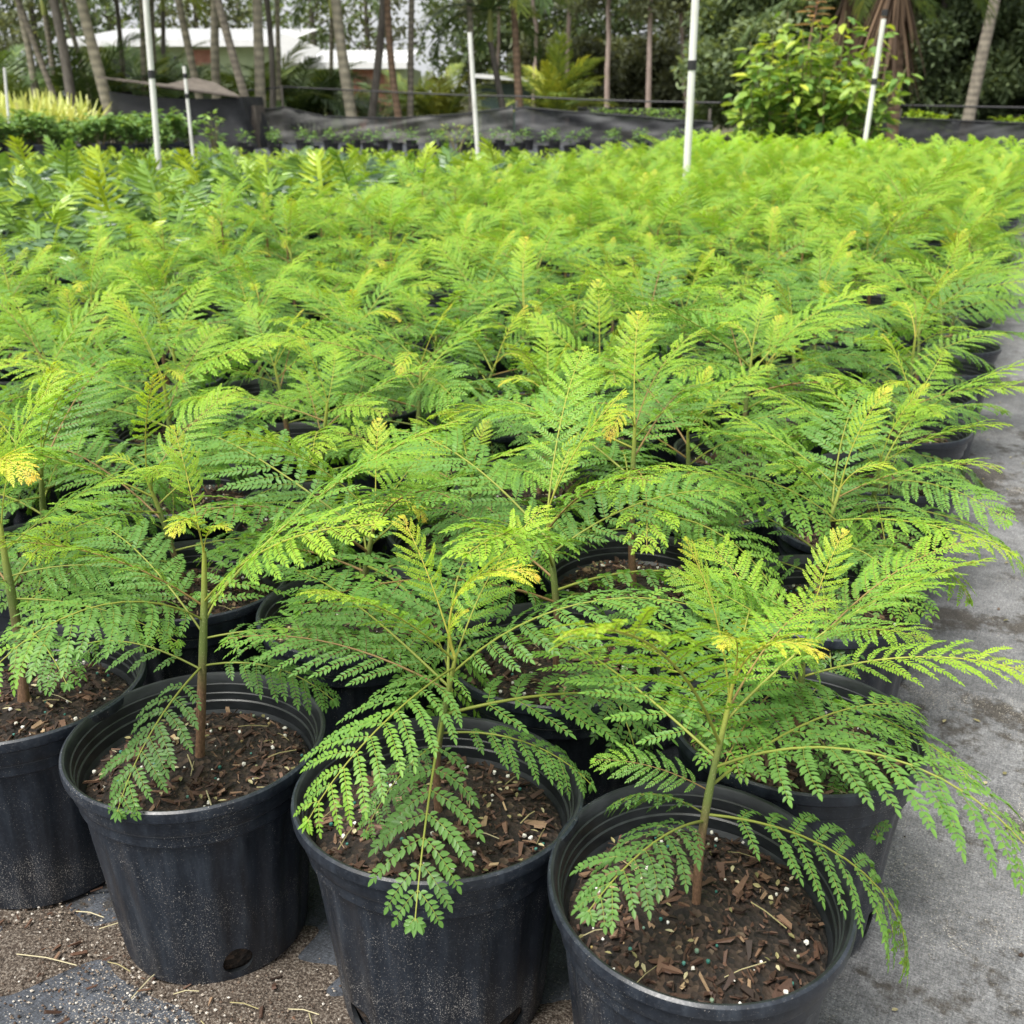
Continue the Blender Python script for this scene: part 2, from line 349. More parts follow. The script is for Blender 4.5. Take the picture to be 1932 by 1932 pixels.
# ------------------------------------------------------------------ pots and soil
RIM_H, SOIL_Z = .285, .244
def pot_mesh(name, holes=True, seg=200, first=-93):
    prof = [(.112, .000), (.1165, .004), (.119, .03), (.1235, .08), (.1285, .135), (.1335, .185), (.1372, .220), (.1380, .2265),
            (.1425, .2272), (.1444, .2295), (.1448, .2430), (.1440, .2442), (.1440, .2462), (.1482, .2470), (.1492, .2490), (.1502, .2660), (.1498, .2672), (.1540, .2684), (.1572, .2715), (.1578, .2780), (.1568, .2835), (.1540, .2855), (.1512, .2845),
            (.1490, .2815), (.1465, .2725), (.1448, .2715), (.1440, .2600), (.1425, .2590), (.1418, .2500), (.1398, .2485), (.1390, .236), (.1345, .229), (.1310, .190), (.1255, .120), (.116, .03), (.109, .006), (.0, .006)]
    prof2 = [(.0, .0)] + prof; bm = bmesh.new(); rings = []
    for r_, z in prof2:
        if r_ == 0: rings.append([bm.verts.new((0, 0, z))]); continue
        ring = []
        for k in range(seg):
            th = 2 * math.pi * k / seg; rr = r_
            if .004 < z < .2225: rr += .0016 * math.sin(20 * th) + .0006 * math.sin(10 * th + 1) * min(1, (.2225 - z) / .03) + .0006 * math.sin(3 * th + z * 20)
            ring.append(bm.verts.new((rr * math.cos(th), rr * math.sin(th), z)))
        rings.append(ring)
    for a, c in zip(rings[:-1], rings[1:]):
        for k in range(seg):
            k2 = (k + 1) % seg
            if len(a) == 1: bm.faces.new((a[0], c[k2], c[k]))
            elif len(c) == 1: bm.faces.new((a[k], a[k2], c[0]))
            else: bm.faces.new((a[k], a[k2], c[k2], c[k]))
    for f in bm.faces: f.smooth = True
    bmesh.ops.recalc_face_normals(bm, faces=bm.faces)
    me = bpy.data.meshes.new(name); bm.to_mesh(me); bm.free(); me.materials.append(M['pot'])
    if holes:
        o = link('temporary', me); bm = bmesh.new()
        for k in range(4):
            th = R(first + 90 * k)
            mt = Matrix.Rotation(th, 4, 'Z') @ Matrix.Translation((.118, 0, .032)) @ Matrix.Rotation(R(90), 4, 'Y')
            bmesh.ops.create_cone(bm, cap_ends=True, segments=28, radius1=.0185, radius2=.0185, depth=.03, matrix=mt)
        cm = bpy.data.meshes.new('temporary_cutter'); bm.to_mesh(cm); bm.free(); co = link('temporary_cutter', cm)
        md = o.modifiers.new('b', 'BOOLEAN'); md.operation = 'DIFFERENCE'; md.object = co; md.solver = 'EXACT'
        dg = bpy.context.evaluated_depsgraph_get(); me2 = bpy.data.meshes.new_from_object(o.evaluated_get(dg)); me2.name = name
        bpy.data.objects.remove(o); bpy.data.objects.remove(co); me = me2
    me.materials.append(M['pot_in']); k = len(me.materials) - 1
    for f in me.polygons:
        c = f.center
        if c.z > .01 and c.x * f.normal.x + c.y * f.normal.y < 0 and math.hypot(c.x, c.y) < .153: f.material_index = k
    me.set_sharp_from_angle(angle=R(24))
    return me
POT = pot_mesh('nursery_pot'); POT_TURNED = pot_mesh('nursery_pot', first=-138); POT_FAR = pot_mesh('nursery_pot_plain', False, 40)
def soil_mesh(seed, nr=26, nt_=72):
    b = B(); h = fnoise(seed, 9, 55); h2 = fnoise(seed + 50, 6, 14); V = []; F = []
    for i in range(nr + 1):
        r_ = .1345 * i / nr
        for k in range(nt_):
            th = 2 * math.pi * k / nt_; x, y = r_ * math.cos(th), r_ * math.sin(th)
            V.append((x, y, SOIL_Z + .0035 * h(x, y) + .006 * h2(x, y) - .014 * (r_ / .1345) ** 4 + .01 * math.exp(-(r_ / .03) ** 2)))
    for i in range(nr):
        for k in range(nt_): k2 = (k + 1) % nt_; F.append((i * nt_ + k, (i + 1) * nt_ + k, (i + 1) * nt_ + k2, i * nt_ + k2))
    nb = len(V)
    for r_, z in ((.130, .19), (.124, .12), (.1135, .03), (.107, .01)):
        for k in range(nt_): th = 2 * math.pi * k / nt_; V.append((r_ * math.cos(th), r_ * math.sin(th), z))
    base = nr * nt_
    for q in range(4):
        a0 = base if q == 0 else nb + (q - 1) * nt_; a1 = nb + q * nt_
        for k in range(nt_): k2 = (k + 1) % nt_; F.append((a0 + k, a1 + k, a1 + k2, a0 + k2))
    b.add(V, F); return b.mesh('soil', M['soil'])
def chunk(b, p, size, rot, age, r_, mi=0):
    s = np.array(size) * .5; V = []
    for x in (-1, 1):
        for y in (-1, 1):
            for z in (-1, 1): V.append(np.array((x, y, z)) * s * r_.uniform(.55, 1.1, 3))
    V = np.array(V); V[:4, 1:] *= r_.uniform(.25, .9); V[4:, 1:] *= r_.uniform(.45, 1.0); V[:, 1] += V[:, 0] * r_.normal(0, .2)
    V = V @ np.array(Euler(rot).to_matrix()).T + p
    b.add(V, [(0, 1, 3, 2), (4, 6, 7, 5), (0, 4, 5, 1), (2, 3, 7, 6), (0, 2, 6, 4), (1, 5, 7, 3)], age, mi)
def pebble(b, p, rad, age, r_, mi=0):
    V = nrm(np.array([(1, 0, 0), (-1, 0, 0), (0, 1, 0), (0, -1, 0), (0, 0, 1), (0, 0, -1)], float)) * rad * r_.uniform(.7, 1.15, (6, 1)) + p
    b.add(V, [(0, 2, 4), (2, 1, 4), (1, 3, 4), (3, 0, 4), (2, 0, 5), (1, 2, 5), (3, 1, 5), (0, 3, 5)], age, mi)
def ball(b, p, rad, age, mi=0, r_=None):
    V = [(0, 0, -1)] + [(math.cos(t_) * c, math.sin(t_) * c, z) for z, c in ((-.6, .8), (0, 1), (.6, .8)) for t_ in np.linspace(0, 6.283, 8)[:-1]] + [(0, 0, 1)]
    F = [(1 + q * 7 + k, 1 + q * 7 + (k + 1) % 7, 8 + q * 7 + (k + 1) % 7, 8 + q * 7 + k) for q in range(2) for k in range(7)]
    V = np.array(V) * rad * (r_.uniform(.7, 1.2, (len(V), 1)) if r_ is not None else 1) + p; b.add(V, F, age, mi)
    b.add(V[[0] + list(range(1, 8))], [(0, 1 + (k + 1) % 7, 1 + k) for k in range(7)], age, mi)
    b.add(V[[22] + list(range(15, 22))], [(0, 1 + k, 1 + (k + 1) % 7) for k in range(7)], age, mi)
def disc(r_, rad=.128): q = rad * math.sqrt(r_.uniform()); t_ = r_.uniform(0, 6.283); return q * math.cos(t_), q * math.sin(t_)
def zs(x, y): return SOIL_Z - .014 * ((x * x + y * y) / .1345 ** 2) ** 2
def top_dressing(seed):
    """meshes lying on the soil: bark chips, perlite, fertilizer prills, pale leaf bits"""
    r_ = np.random.default_rng(seed); ch, pe, pr, li = B(), B(), B(), B()
    for k in range(620):
        x, y = disc(r_); l = r_.gamma(2.4, .0040); l = min(max(l, .003), .027)
        chunk(ch, (x, y, zs(x, y) + .004 + r_.uniform(-.002, .005)), (l, l * r_.uniform(.18, .6), r_.uniform(.0015, .005)), (r_.normal(0, .45), r_.normal(0, .4), r_.uniform(0, 6.3)), np.clip(r_.normal(.33, .26), 0, 1), r_)
    for k in range(5):
        x, y = disc(r_, .11); chunk(ch, (x, y, zs(x, y) + .008), (r_.uniform(.016, .028), r_.uniform(.008, .014), .006), (r_.normal(0, .35), r_.normal(0, .3), r_.uniform(0, 6.3)), r_.uniform(.35, .6), r_)
    for k in range(30):
        x, y = disc(r_); ball(pe, (x, y, zs(x, y) + .007), min(r_.gamma(2.5, .00065) + .0006, .0027), r_.uniform(), 0, r_)
    for k in range(24):
        x, y = disc(r_); ball(pr, (x, y, zs(x, y) + .007), r_.uniform(.0014, .0026), r_.uniform())
    for k in range(46):
        x, y = disc(r_); th = r_.uniform(0, 6.3)
        if k % 6: leaves(li, np.array([[x, y, zs(x, y) + .009]]), np.array([[math.cos(th), math.sin(th), .1]]), np.array([[r_.normal(0, .3), r_.normal(0, .3), 1]]), r_.uniform(.006, .012), r_.uniform(.003, .005), r_.uniform())
        else: l = r_.uniform(.02, .05); p = np.array([x, y, zs(x, y) + .010]); d = np.array([math.cos(th), math.sin(th), r_.normal(0, .1)]) * l * .5; tube(li, [p - d, p + d * .2 + [0, 0, .002], p + d], r_.uniform(.0004, .0009), 4, r_.uniform(.2, .8))
    return [ch.mesh('bark_chips', M['chips'], False), pe.mesh('perlite', M['perlite'], False), pr.mesh('fertilizer', M['prill']), li.mesh('leaf_bits', M['litter'], False)]
SOILS = [soil_mesh(s) for s in range(4)]; DRESS = [top_dressing(90 + s) for s in range(5)]
def add_pot(root, near, k, sx=1, sy=1, rz=0, tilt=(0, 0)):
    p = link('pot', (POT_TURNED if rz == 0 else POT) if near else POT_FAR, root); p.rotation_euler = (tilt[0], tilt[1], rz); p.scale = (sx, sy, 1)
    s = link('soil', SOILS[k % 4], root); s.rotation_euler = p.rotation_euler; s.scale = (sx, sy, 1)
    if near:
        for nm, me in zip(('bark_chips', 'perlite', 'fertilizer', 'leaf_bits'), DRESS[k % 5]):
            d = link(nm, me, s); d['kind'] = 'stuff'; d.rotation_euler = (0, 0, k * 1.3)
    return p

# ------------------------------------------------------------------ feathery fronds (twice-divided leaves)
def frond(seed, L=.33, pairs=13, bare=.2, bend=.7, pl=.085, age=.3, age_tip=.2, phi=68, lift=8, pdroop=.8, ll=.0125, lw=.0056, peak=.42, side=0., alpha=58, stalk=1, lod=0, tipk=.28):
    r_ = np.random.default_rng(seed); b = B(); n = 25
    th = -bend * (np.linspace(0, 1, n) ** 1.3); ps = side * np.linspace(0, 1, n)
    T = np.stack([np.cos(th) * np.cos(ps), np.cos(th) * np.sin(ps), np.sin(th)], 1)
    pts = np.concatenate([[[0, 0, 0]], np.cumsum((T[1:] + T[:-1]) * .5 * L / (n - 1), 0)])
    Nn = np.stack([-np.sin(th) * np.cos(ps), -np.sin(th) * np.sin(ps), np.cos(th)], 1); tt = np.linspace(0, 1, n)
    ip = lambda A, t_: np.array([np.interp(t_, tt, A[:, q]) for q in range(3)])
    tube(b, pts[::2] if not lod else pts[::6], np.interp(tt, [0, 1], [.0019, .0006])[::2 if not lod else 6], 6 if not lod else 3, np.clip(age + .15 + .3 * tt, 0, 1)[::2 if not lod else 6], stalk)
    for k in range(pairs):
        u = k / (pairs - 1); t_ = bare + (1 - bare) * (u ** .92) * .985
        shape = (math.sin(math.pi * min(1, (.18 + u * .82) ** (math.log(.5) / math.log(.18 + peak * .82)))) ** .75) * (1 - tipk) + tipk * (1 - .5 * u)
        if u == 0: shape *= .8
        o, t3, n3 = ip(pts, t_), nrm(ip(T, t_)), nrm(ip(Nn, t_)); s3 = np.cross(n3, t3)
        for sg in (1, -1):
            Lp = pl * shape * r_.uniform(.9, 1.08); ph = R(phi - 34 * u + r_.normal(0, 4)); lf = R(lift + r_.normal(0, 6))
            d0 = (math.cos(ph) * t3 + sg * math.sin(ph) * s3) * math.cos(lf) + n3 * math.sin(lf)
            m_ = max(4, int(round(Lp / (ll * .51)))); q = 9; cur = d0.copy(); P = [o + d0 * 0]; TT = [d0]
            for i in range(q):
                cur = nrm(cur - n3 * (pdroop / q) * r_.uniform(.7, 1.3) + t3 * (.35 / q)); P.append(P[-1] + cur * Lp / q); TT.append(cur)
            P, TT = np.array(P), np.array(TT); ss = np.linspace(0, 1, q + 1)
            pn = nrm(n3 - TT * (TT @ n3)[:, None]); 
            a_ = np.clip(age + age_tip * (u ** 1.6) + r_.normal(0, .035), 0, 1)
            if lod == 2:
                leaves(b, P[:1], (P[-1] - P[0])[None], pn[4:5], Lp * 1.02, ll * 1.45, a_, .1, .05); continue
            tube(b, P[::3], [.0007, .0006, .0005, .0004], 3, np.clip(a_ + .12, 0, 1), stalk)
            us = (np.arange(m_) + .55) / (m_ + .1); I = lambda A: np.stack([np.interp(us, ss, A[:, c]) for c in range(3)], 1)
            pp, t2, n2 = I(P), nrm(I(TT)), nrm(I(pn)); w2 = np.cross(n2, t2)
            env = np.interp(us, [0, .12, .5, .85, 1], [.7, .92, 1, .85, .62])
            for s2 in (1, -1):
                al = np.radians(alpha - 14 * us + r_.normal(0, 6, m_))[:, None]; torn = np.where(r_.uniform(size=m_) < .035, r_.uniform(.15, .6, m_), 1.)
                dd = np.cos(al) * t2 + s2 * np.sin(al) * w2 + n2 * (r_.normal(.05, .10, m_))[:, None]
                nn = n2 + .15 * r_.normal(size=(m_, 3))
                sc = (.62 + .38 * shape)
                leaves(b, pp, dd, nn, ll * env * sc * torn * r_.uniform(.88, 1.1, m_), lw * env * sc * torn ** .5 * r_.uniform(.9, 1.1, m_), np.clip(a_ + r_.normal(0, .03, m_), 0, 1), .14, .12)
            leaves(b, P[-1:], TT[-1:], pn[-1:], ll * 1.0 * (.62 + .38 * shape), lw * .8, np.clip(a_ + .04, 0, 1), .1, .1)
    a_ = min(1, age + age_tip); b.tip = pts[-1].copy()
    if not lod: leaves(b, np.repeat(pts[-1:], 3, 0), T[-1] + np.array([[0, 0, 0], [0, .7, 0], [0, -.7, 0]]), np.repeat(Nn[-1:], 3, 0), ll * 1.25, lw * .9, a_, .1, .1)
    return b
FM = [M['fern'], M['fern_stalk'], M['red_stalk']]
KIND = {  # old, mature, young, erect tip, curled new leaf
    'old':    dict(L=.24, pairs=9, bare=.20, bend=.9, pl=.068, age=.08, age_tip=.10, ll=.0118, lw=.0060, pdroop=.9, phi=74),
    'mature': dict(L=.34, pairs=13, bare=.14, bend=.75, pl=.094, age=.22, age_tip=.18, ll=.0122, lw=.0058, pdroop=.55, phi=72),
    'arch':   dict(L=.36, pairs=13, bare=.12, bend=1.25, pl=.104, age=.24, age_tip=.20, ll=.0128, lw=.0060, pdroop=.75, phi=76),
    'young':  dict(L=.36, pairs=15, bare=.16, bend=.55, pl=.086, age=.42, age_tip=.28, ll=.0098, lw=.0042, pdroop=.65, lift=14, phi=66, alpha=54),
    'tip':    dict(L=.26, pairs=11, bare=.40, bend=.40, pl=.056, age=.62, age_tip=.30, ll=.0076, lw=.0030, pdroop=.5, phi=70, alpha=52, peak=.35),
    'curl':   dict(L=.20, pairs=11, bare=.36, bend=2.0, pl=.046, age=.74, age_tip=.22, ll=.0070, lw=.0028, pdroop=.5, phi=58, alpha=46, peak=.4)}
FB, FR, FT = {}, {}, {}
for kk, (nm, kw) in enumerate(KIND.items()):
    FB[nm], FR[nm], FT[nm] = [], [], []
    for v in range(4):
        r_ = np.random.default_rng(1000 + kk * 20 + v); k2 = dict(kw); k2['bend'] *= r_.uniform(.75, 1.25); k2['side'] = r_.normal(0, .22); k2['pairs'] += int(r_.integers(-1, 2))
        k2['stalk'] = 2 if (nm in ('mature', 'young') and v == 3) else 1
        fb = frond(300 + kk * 20 + v, **k2); FB[nm].append(fb); FT[nm].append(fb.tip); FR[nm].append(fb.mesh('frond_' + nm, FM))
def frond_at(root, kind, base, az, el, length=None, roll=0, v=None, age=None):
    v = random.randrange(4) if v is None else v % 4
    o = link('frond', FR[kind][v], root); o.location = base
    o.rotation_euler = (Matrix.Rotation(R(az), 3, 'Z') @ Matrix.Rotation(-R(el), 3, 'Y') @ Matrix.Rotation(R(roll), 3, 'X')).to_euler()
    if length: s = length / KIND[kind]['L']; o.scale = (s, s, s)
    return o
def frond_to(root, kind, base, tip, roll=0, v=0):
    """a frond whose end reaches the given place: turned by its own curve and scaled to the distance"""
    c = FT[kind][v % 4]; d = np.asarray(tip) - base; hz = math.hypot(c[0], c[1]); s = np.linalg.norm(d) / np.linalg.norm(c)
    el = math.degrees(math.atan2(d[2], math.hypot(d[0], d[1])) - math.atan2(c[2], hz)); az = math.degrees(math.atan2(d[1], d[0]) - math.atan2(c[1], c[0]) * (math.cos(R(el)) ** 0 if abs(el) < 60 else 0))
    return frond_at(root, kind, base, az, el, KIND[kind]['L'] * s, roll, v)
def stem_part(root, h, lean=(0, 0), r0=.0062, seed=0):
    """returns a function giving the point at height fraction u"""
    r_ = np.random.default_rng(seed); n = 13; u = np.linspace(0, 1, n); w1, w2 = r_.normal(0, .006, 2)
    pts = np.stack([lean[0] * u + w1 * np.sin(u * 4), lean[1] * u + w2 * np.sin(u * 5), SOIL_Z - .006 + (h + .006) * u], 1)
    b = B(); rad = np.interp(u, [0, .06, .6, 1], [r0 * 1.35, r0, r0 * .86, r0 * .42]) * r_.uniform(.94, 1.06, n)
    tube(b, pts, rad, 10, u); b.obj('stem', M['stem'], root)
    return lambda q: np.array([np.interp(q, u, pts[:, c]) for c in range(3)])
def dress_plant(root, seed, near=True, h=None, lush=1.0):
    """a generic seedling: leaves in a spiral up the stem, old and drooping below, young and steep above"""
    r_ = np.random.default_rng(seed); random.seed(seed); h = h or r_.uniform(.14, .28); lean = r_.normal(0, .022, 2); vig = r_.uniform(.78, 1.12)
    P = stem_part(root, h, lean, r_.uniform(.0052, .0068), seed); az = r_.uniform(0, 360); n = int(round(r_.integers(9, 12) * lush))
    for k in range(n):
        u = k / (n - 1); q = .34 + .64 * u; az += 137.5 + r_.normal(0, 16)
        if u < .18: kind, el, ln = 'old', r_.normal(-4, 10), r_.uniform(.19, .26)
        elif u < .52: kind, el, ln = ('mature' if r_.uniform() < .6 else 'arch'), 12 + 16 * u + r_.normal(0, 7), r_.uniform(.29, .38)
        elif u < .84: kind, el, ln = ('young' if r_.uniform() < .75 else 'mature'), 22 + 18 * u + r_.normal(0, 8), r_.uniform(.28, .36)
        else: kind, el, ln = 'young', 46 + r_.normal(0, 8), r_.uniform(.20, .27)
        frond_at(root, kind, P(q), az, el, ln * vig, r_.normal(0, 16))
    frond_at(root, 'tip', P(1), r_.uniform(0, 360), r_.uniform(66, 84), r_.uniform(.12, .20), r_.normal(0, 15))
    frond_at(root, 'curl' if r_.uniform() < .7 else 'tip', P(.985), r_.uniform(0, 360), r_.uniform(50, 72), r_.uniform(.09, .15))
SEED_GROUP = 'potted seedlings packed in the nursery bed'
def seedling(x, y, label, k, near=True):
    t = empty('potted_seedling', (x, y, .008)); return tag(t, label, 'potted plant', SEED_GROUP)

# ---- the front row, leaf by leaf (azimuth 0 = along +x, 90 = away)
def built(x, y, label, k, top, fr, sx=1, sy=1, rz=0, r0=.0047):
    """fr: kind, height on the stem, place in the photograph of the frond's end, how far beyond the stem that end is, roll, variant"""
    t = seedling(x, y, label, k); add_pot(t, True, k, sx, sy, rz); o = np.array([x, y, .008]); tp = at(top[0], top[1], y + top[2]) - o
    P = stem_part(t, tp[2] - SOIL_Z, (tp[0], tp[1]), r0, 40 + k)
    for kind, q, px, py, dy, roll, v in fr: frond_to(t, kind, P(q), at(px, py, y + dy) - o, roll, v)
    return t
built(.187, .873, 'seedling in the black pot at the front corner, right beside the grey path', 0, (1371, 1325, .02), [
    ('arch', .70, 1975, 1600, -.10, -16, 0), ('arch', .50, 1712, 1815, -.03, 0, 1), ('old', .47, 1108, 1720, -.14, 0, 0), ('old', .50, 1120, 1498, .0, 55, 1),
    ('young', .80, 1024, 1158, -.17, 22, 0), ('young', .90, 1812, 1048, .12, -34, 1), ('curl', .97, 1535, 1238, -.05, 0, 0), ('tip', .98, 1298, 1020, .05, 0, 1),
    ('mature', .74, 1010, 1190, .24, 0, 1), ('mature', .62, 1720, 1330, .20, 0, 2), ('mature', .64, 1450, 1140, .34, 10, 0), ('mature', .60, 1120, 1440, .03, -10, 3), ('curl', .99, 1352, 1215, -.02, 0, 2), ('young', .95, 1560, 1130, .22, 0, 3)], .962, 1.065, 0)
built(-.083, 1.020, 'middle seedling of the front row, its low leaf hanging over the pot rim', 1, (850, 1235, 0), [
    ('arch', .93, 590, 1562, -.20, -6, 2), ('old', .62, 783, 1738, -.22, 0, 3), ('young', .97, 545, 1120, -.12, 24, 2), ('tip', .99, 738, 985, .05, 0, 0), ('curl', .98, 990, 1110, -.04, 20, 1),
    ('young', .95, 1012, 955, .16, -10, 0), ('arch', .9, 1300, 1140, -.03, 0, 3), ('mature', .66, 1390, 1375, .06, 0, 0), ('mature', .8, 430, 1205, .06, 0, 3), ('mature', .8, 900, 1030, .32, 0, 1), ('old', .5, 690, 1570, -.10, 0, 1), ('mature', .82, 560, 1075, .22, 0, 2), ('old', .55, 1115, 1480, -.02, 0, 2), ('curl', .99, 880, 1150, .0, 0, 3)], 1.045, 1.0, 0)
built(-.388, 1.132, 'front row seedling in the pot with a round drain hole showing at its foot', 2, (385, 1045, .01), [
    ('arch', .70, -10, 1300, -.20, -8, 1), ('young', .76, -20, 1003, -.05, 26, 3), ('young', .78, 664, 1012, -.18, 24, 1), ('young', .74, 850, 778, .2, -14, 2), ('tip', .99, 310, 812, .05, 0, 2), ('curl', .96, 318, 1005, -.06, 0, 2),
    ('old', .50, 222, 1532, -.16, 0, 0), ('old', .50, 628, 1322, -.04, 0, 2), ('old', .48, 160, 1215, .06, 0, 3), ('mature', .62, 752, 1225, .0, 0, 2), ('mature', .64, 175, 985, .17, 0, 0), ('arch', .68, 590, 1050, .28, 0, 0), ('curl', .98, 425, 1000, -.02, 0, 0)], 1, 1, R(30), .0058)
built(-.664, 1.268, 'front row seedling whose pot is cut by the left edge of the picture', 3, (4, 985, .03), [
    ('young', .95, 104, 700, .10, 0, 0), ('young', .85, 290, 878, .14, -10, 1), ('mature', .72, 335, 1110, .0, 0, 1), ('arch', .70, -180, 1220, -.12, 0, 2), ('mature', .66, 240, 935, .30, 0, 0), ('mature', .66, -150, 960, .20, 0, 3),
    ('old', .45, 125, 1290, -.12, 0, 1), ('tip', .99, -30, 800, .05, 0, 2), ('young', .86, -140, 850, .02, 0, 2), ('curl', .98, 60, 900, -.05, 0, 1), ('mature', .6, 330, 1215, -.02, 10, 2)], 1.04, 1.04, R(75), .0072)

# ---- all the other seedlings of the bed, in rows behind the front row
ORD = 'first second third fourth fifth sixth seventh eighth ninth tenth eleventh twelfth thirteenth fourteenth'.split()
A_P, B_P = .318, .352
spots = []
for j in range(0, 34):
    for i in range(0, 11):
        if j == 0 and i < 4: continue
        r_ = np.random.default_rng(5000 + j * 40 + i)
        p = P0 - ROW * A_P * i + COL * (B_P * j) + r_.normal(0, .014, 2)
        if j == 1 and i == 0: p = P0 + np.array([.166, .285])
        X, Y_, Z = seen((p[0], p[1], .5))
        if -260 < X < 2200 and Y_ < 2300: spots.append((Z, i, j, p))
spots.sort(key=lambda s: s[0])
FOL = []
for v in range(8):                                   # whole crowns for the pots too far off to show single leaves
    r_ = np.random.default_rng(700 + v); b = B(); h = r_.uniform(.18, .26); az = r_.uniform(0, 360)
    n = 13
    for k in range(n + 2):
        u = min(1, k / (n - 1)); q = .34 + .64 * u; az += 137.5 + r_.normal(0, 16)
        if k >= n: kind, el, ln = ('tip', r_.uniform(66, 84), r_.uniform(.12, .19)) if k == n else ('curl', 62, .12)
        elif u < .15: kind, el, ln = 'old', r_.normal(-8, 10), .23
        elif u < .5: kind, el, ln = ('mature' if r_.uniform() < .6 else 'arch'), 10 + 22 * u + r_.normal(0, 8), r_.uniform(.29, .38)
        else: kind, el, ln = 'young', 20 + 26 * u + r_.normal(0, 8), r_.uniform(.27, .35)
        s = ln / KIND[kind]['L']
        mt = Matrix.Translation((0, 0, SOIL_Z + h * q)) @ (Matrix.Rotation(R(az), 4, 'Z') @ Matrix.Rotation(-R(el), 4, 'Y') @ Matrix.Rotation(R(r_.normal(0, 14)), 4, 'X')) @ Matrix.Scale(s, 4)
        b.merge(FB[kind][int(r_.integers(4))], mt)
    tube(b, [(0, 0, SOIL_Z - .005), (0, 0, SOIL_Z + h * .5), (0, 0, SOIL_Z + h)], [.0065, .0055, .003], 6, .3, 2)
    FOL.append(b.mesh('foliage', FM))
rest = B()
for cnt, (Z, i, j, p) in enumerate(spots):
    sd_ = 9000 + j * 40 + i; r_ = np.random.default_rng(sd_)
    if cnt < 296:
        where = 'beside the grey path' if i == 0 else f'{ORD[i]} in from the grey path'
        if j <= 8: lab = f'feathery seedling in black pot, {ORD[j]} row from the front, {where}'
        else: lab = 'small lime green seedling crowded in the far part of the bed, beyond its ninth row'
        t = seedling(p[0], p[1], lab, sd_)
        if Z < 4.4:
            add_pot(t, Z < 2.6, sd_, r_.uniform(.97, 1.03), r_.uniform(.97, 1.03), r_.uniform(0, 6.28), r_.normal(0, .018, 2)); dress_plant(t, sd_, lush=1.15)
        else:
            add_pot(t, False, sd_); f = link('foliage', FOL[sd_ % 8], t); f.rotation_euler = (0, 0, r_.uniform(0, 6.28)); s = r_.uniform(.88, 1.14); f.scale = (s, s, r_.uniform(.88, 1.10))
    else:
        az = r_.uniform(0, 360); h = r_.uniform(.19, .27)
        for k in range(11):
            az += 137.5; u = k / 10; fb = frond(int(r_.integers(9999)), **{**KIND['young' if u > .4 else 'mature'], 'lod': 2})
            rest.merge(fb, Matrix.Translation((p[0], p[1], .008 + SOIL_Z + h * (.4 + .6 * u))) @ Matrix.Rotation(R(az), 4, 'Z') @ Matrix.Rotation(-R(12 + 38 * u), 4, 'Y'))
        tube(rest, [(p[0], p[1], SOIL_Z), (p[0], p[1], SOIL_Z + h)], .006, 5, .3, 2)
        for q in range(1): tube(rest, [(p[0], p[1], .01), (p[0], p[1], .285)], [.118, .155], 14, 0, 3, True)
if rest.v: tag(rest.obj('seedlings', FM + [M['black']]), 'far lime green rows of seedlings at the very back of the bed', 'seedlings', None, 'stuff')

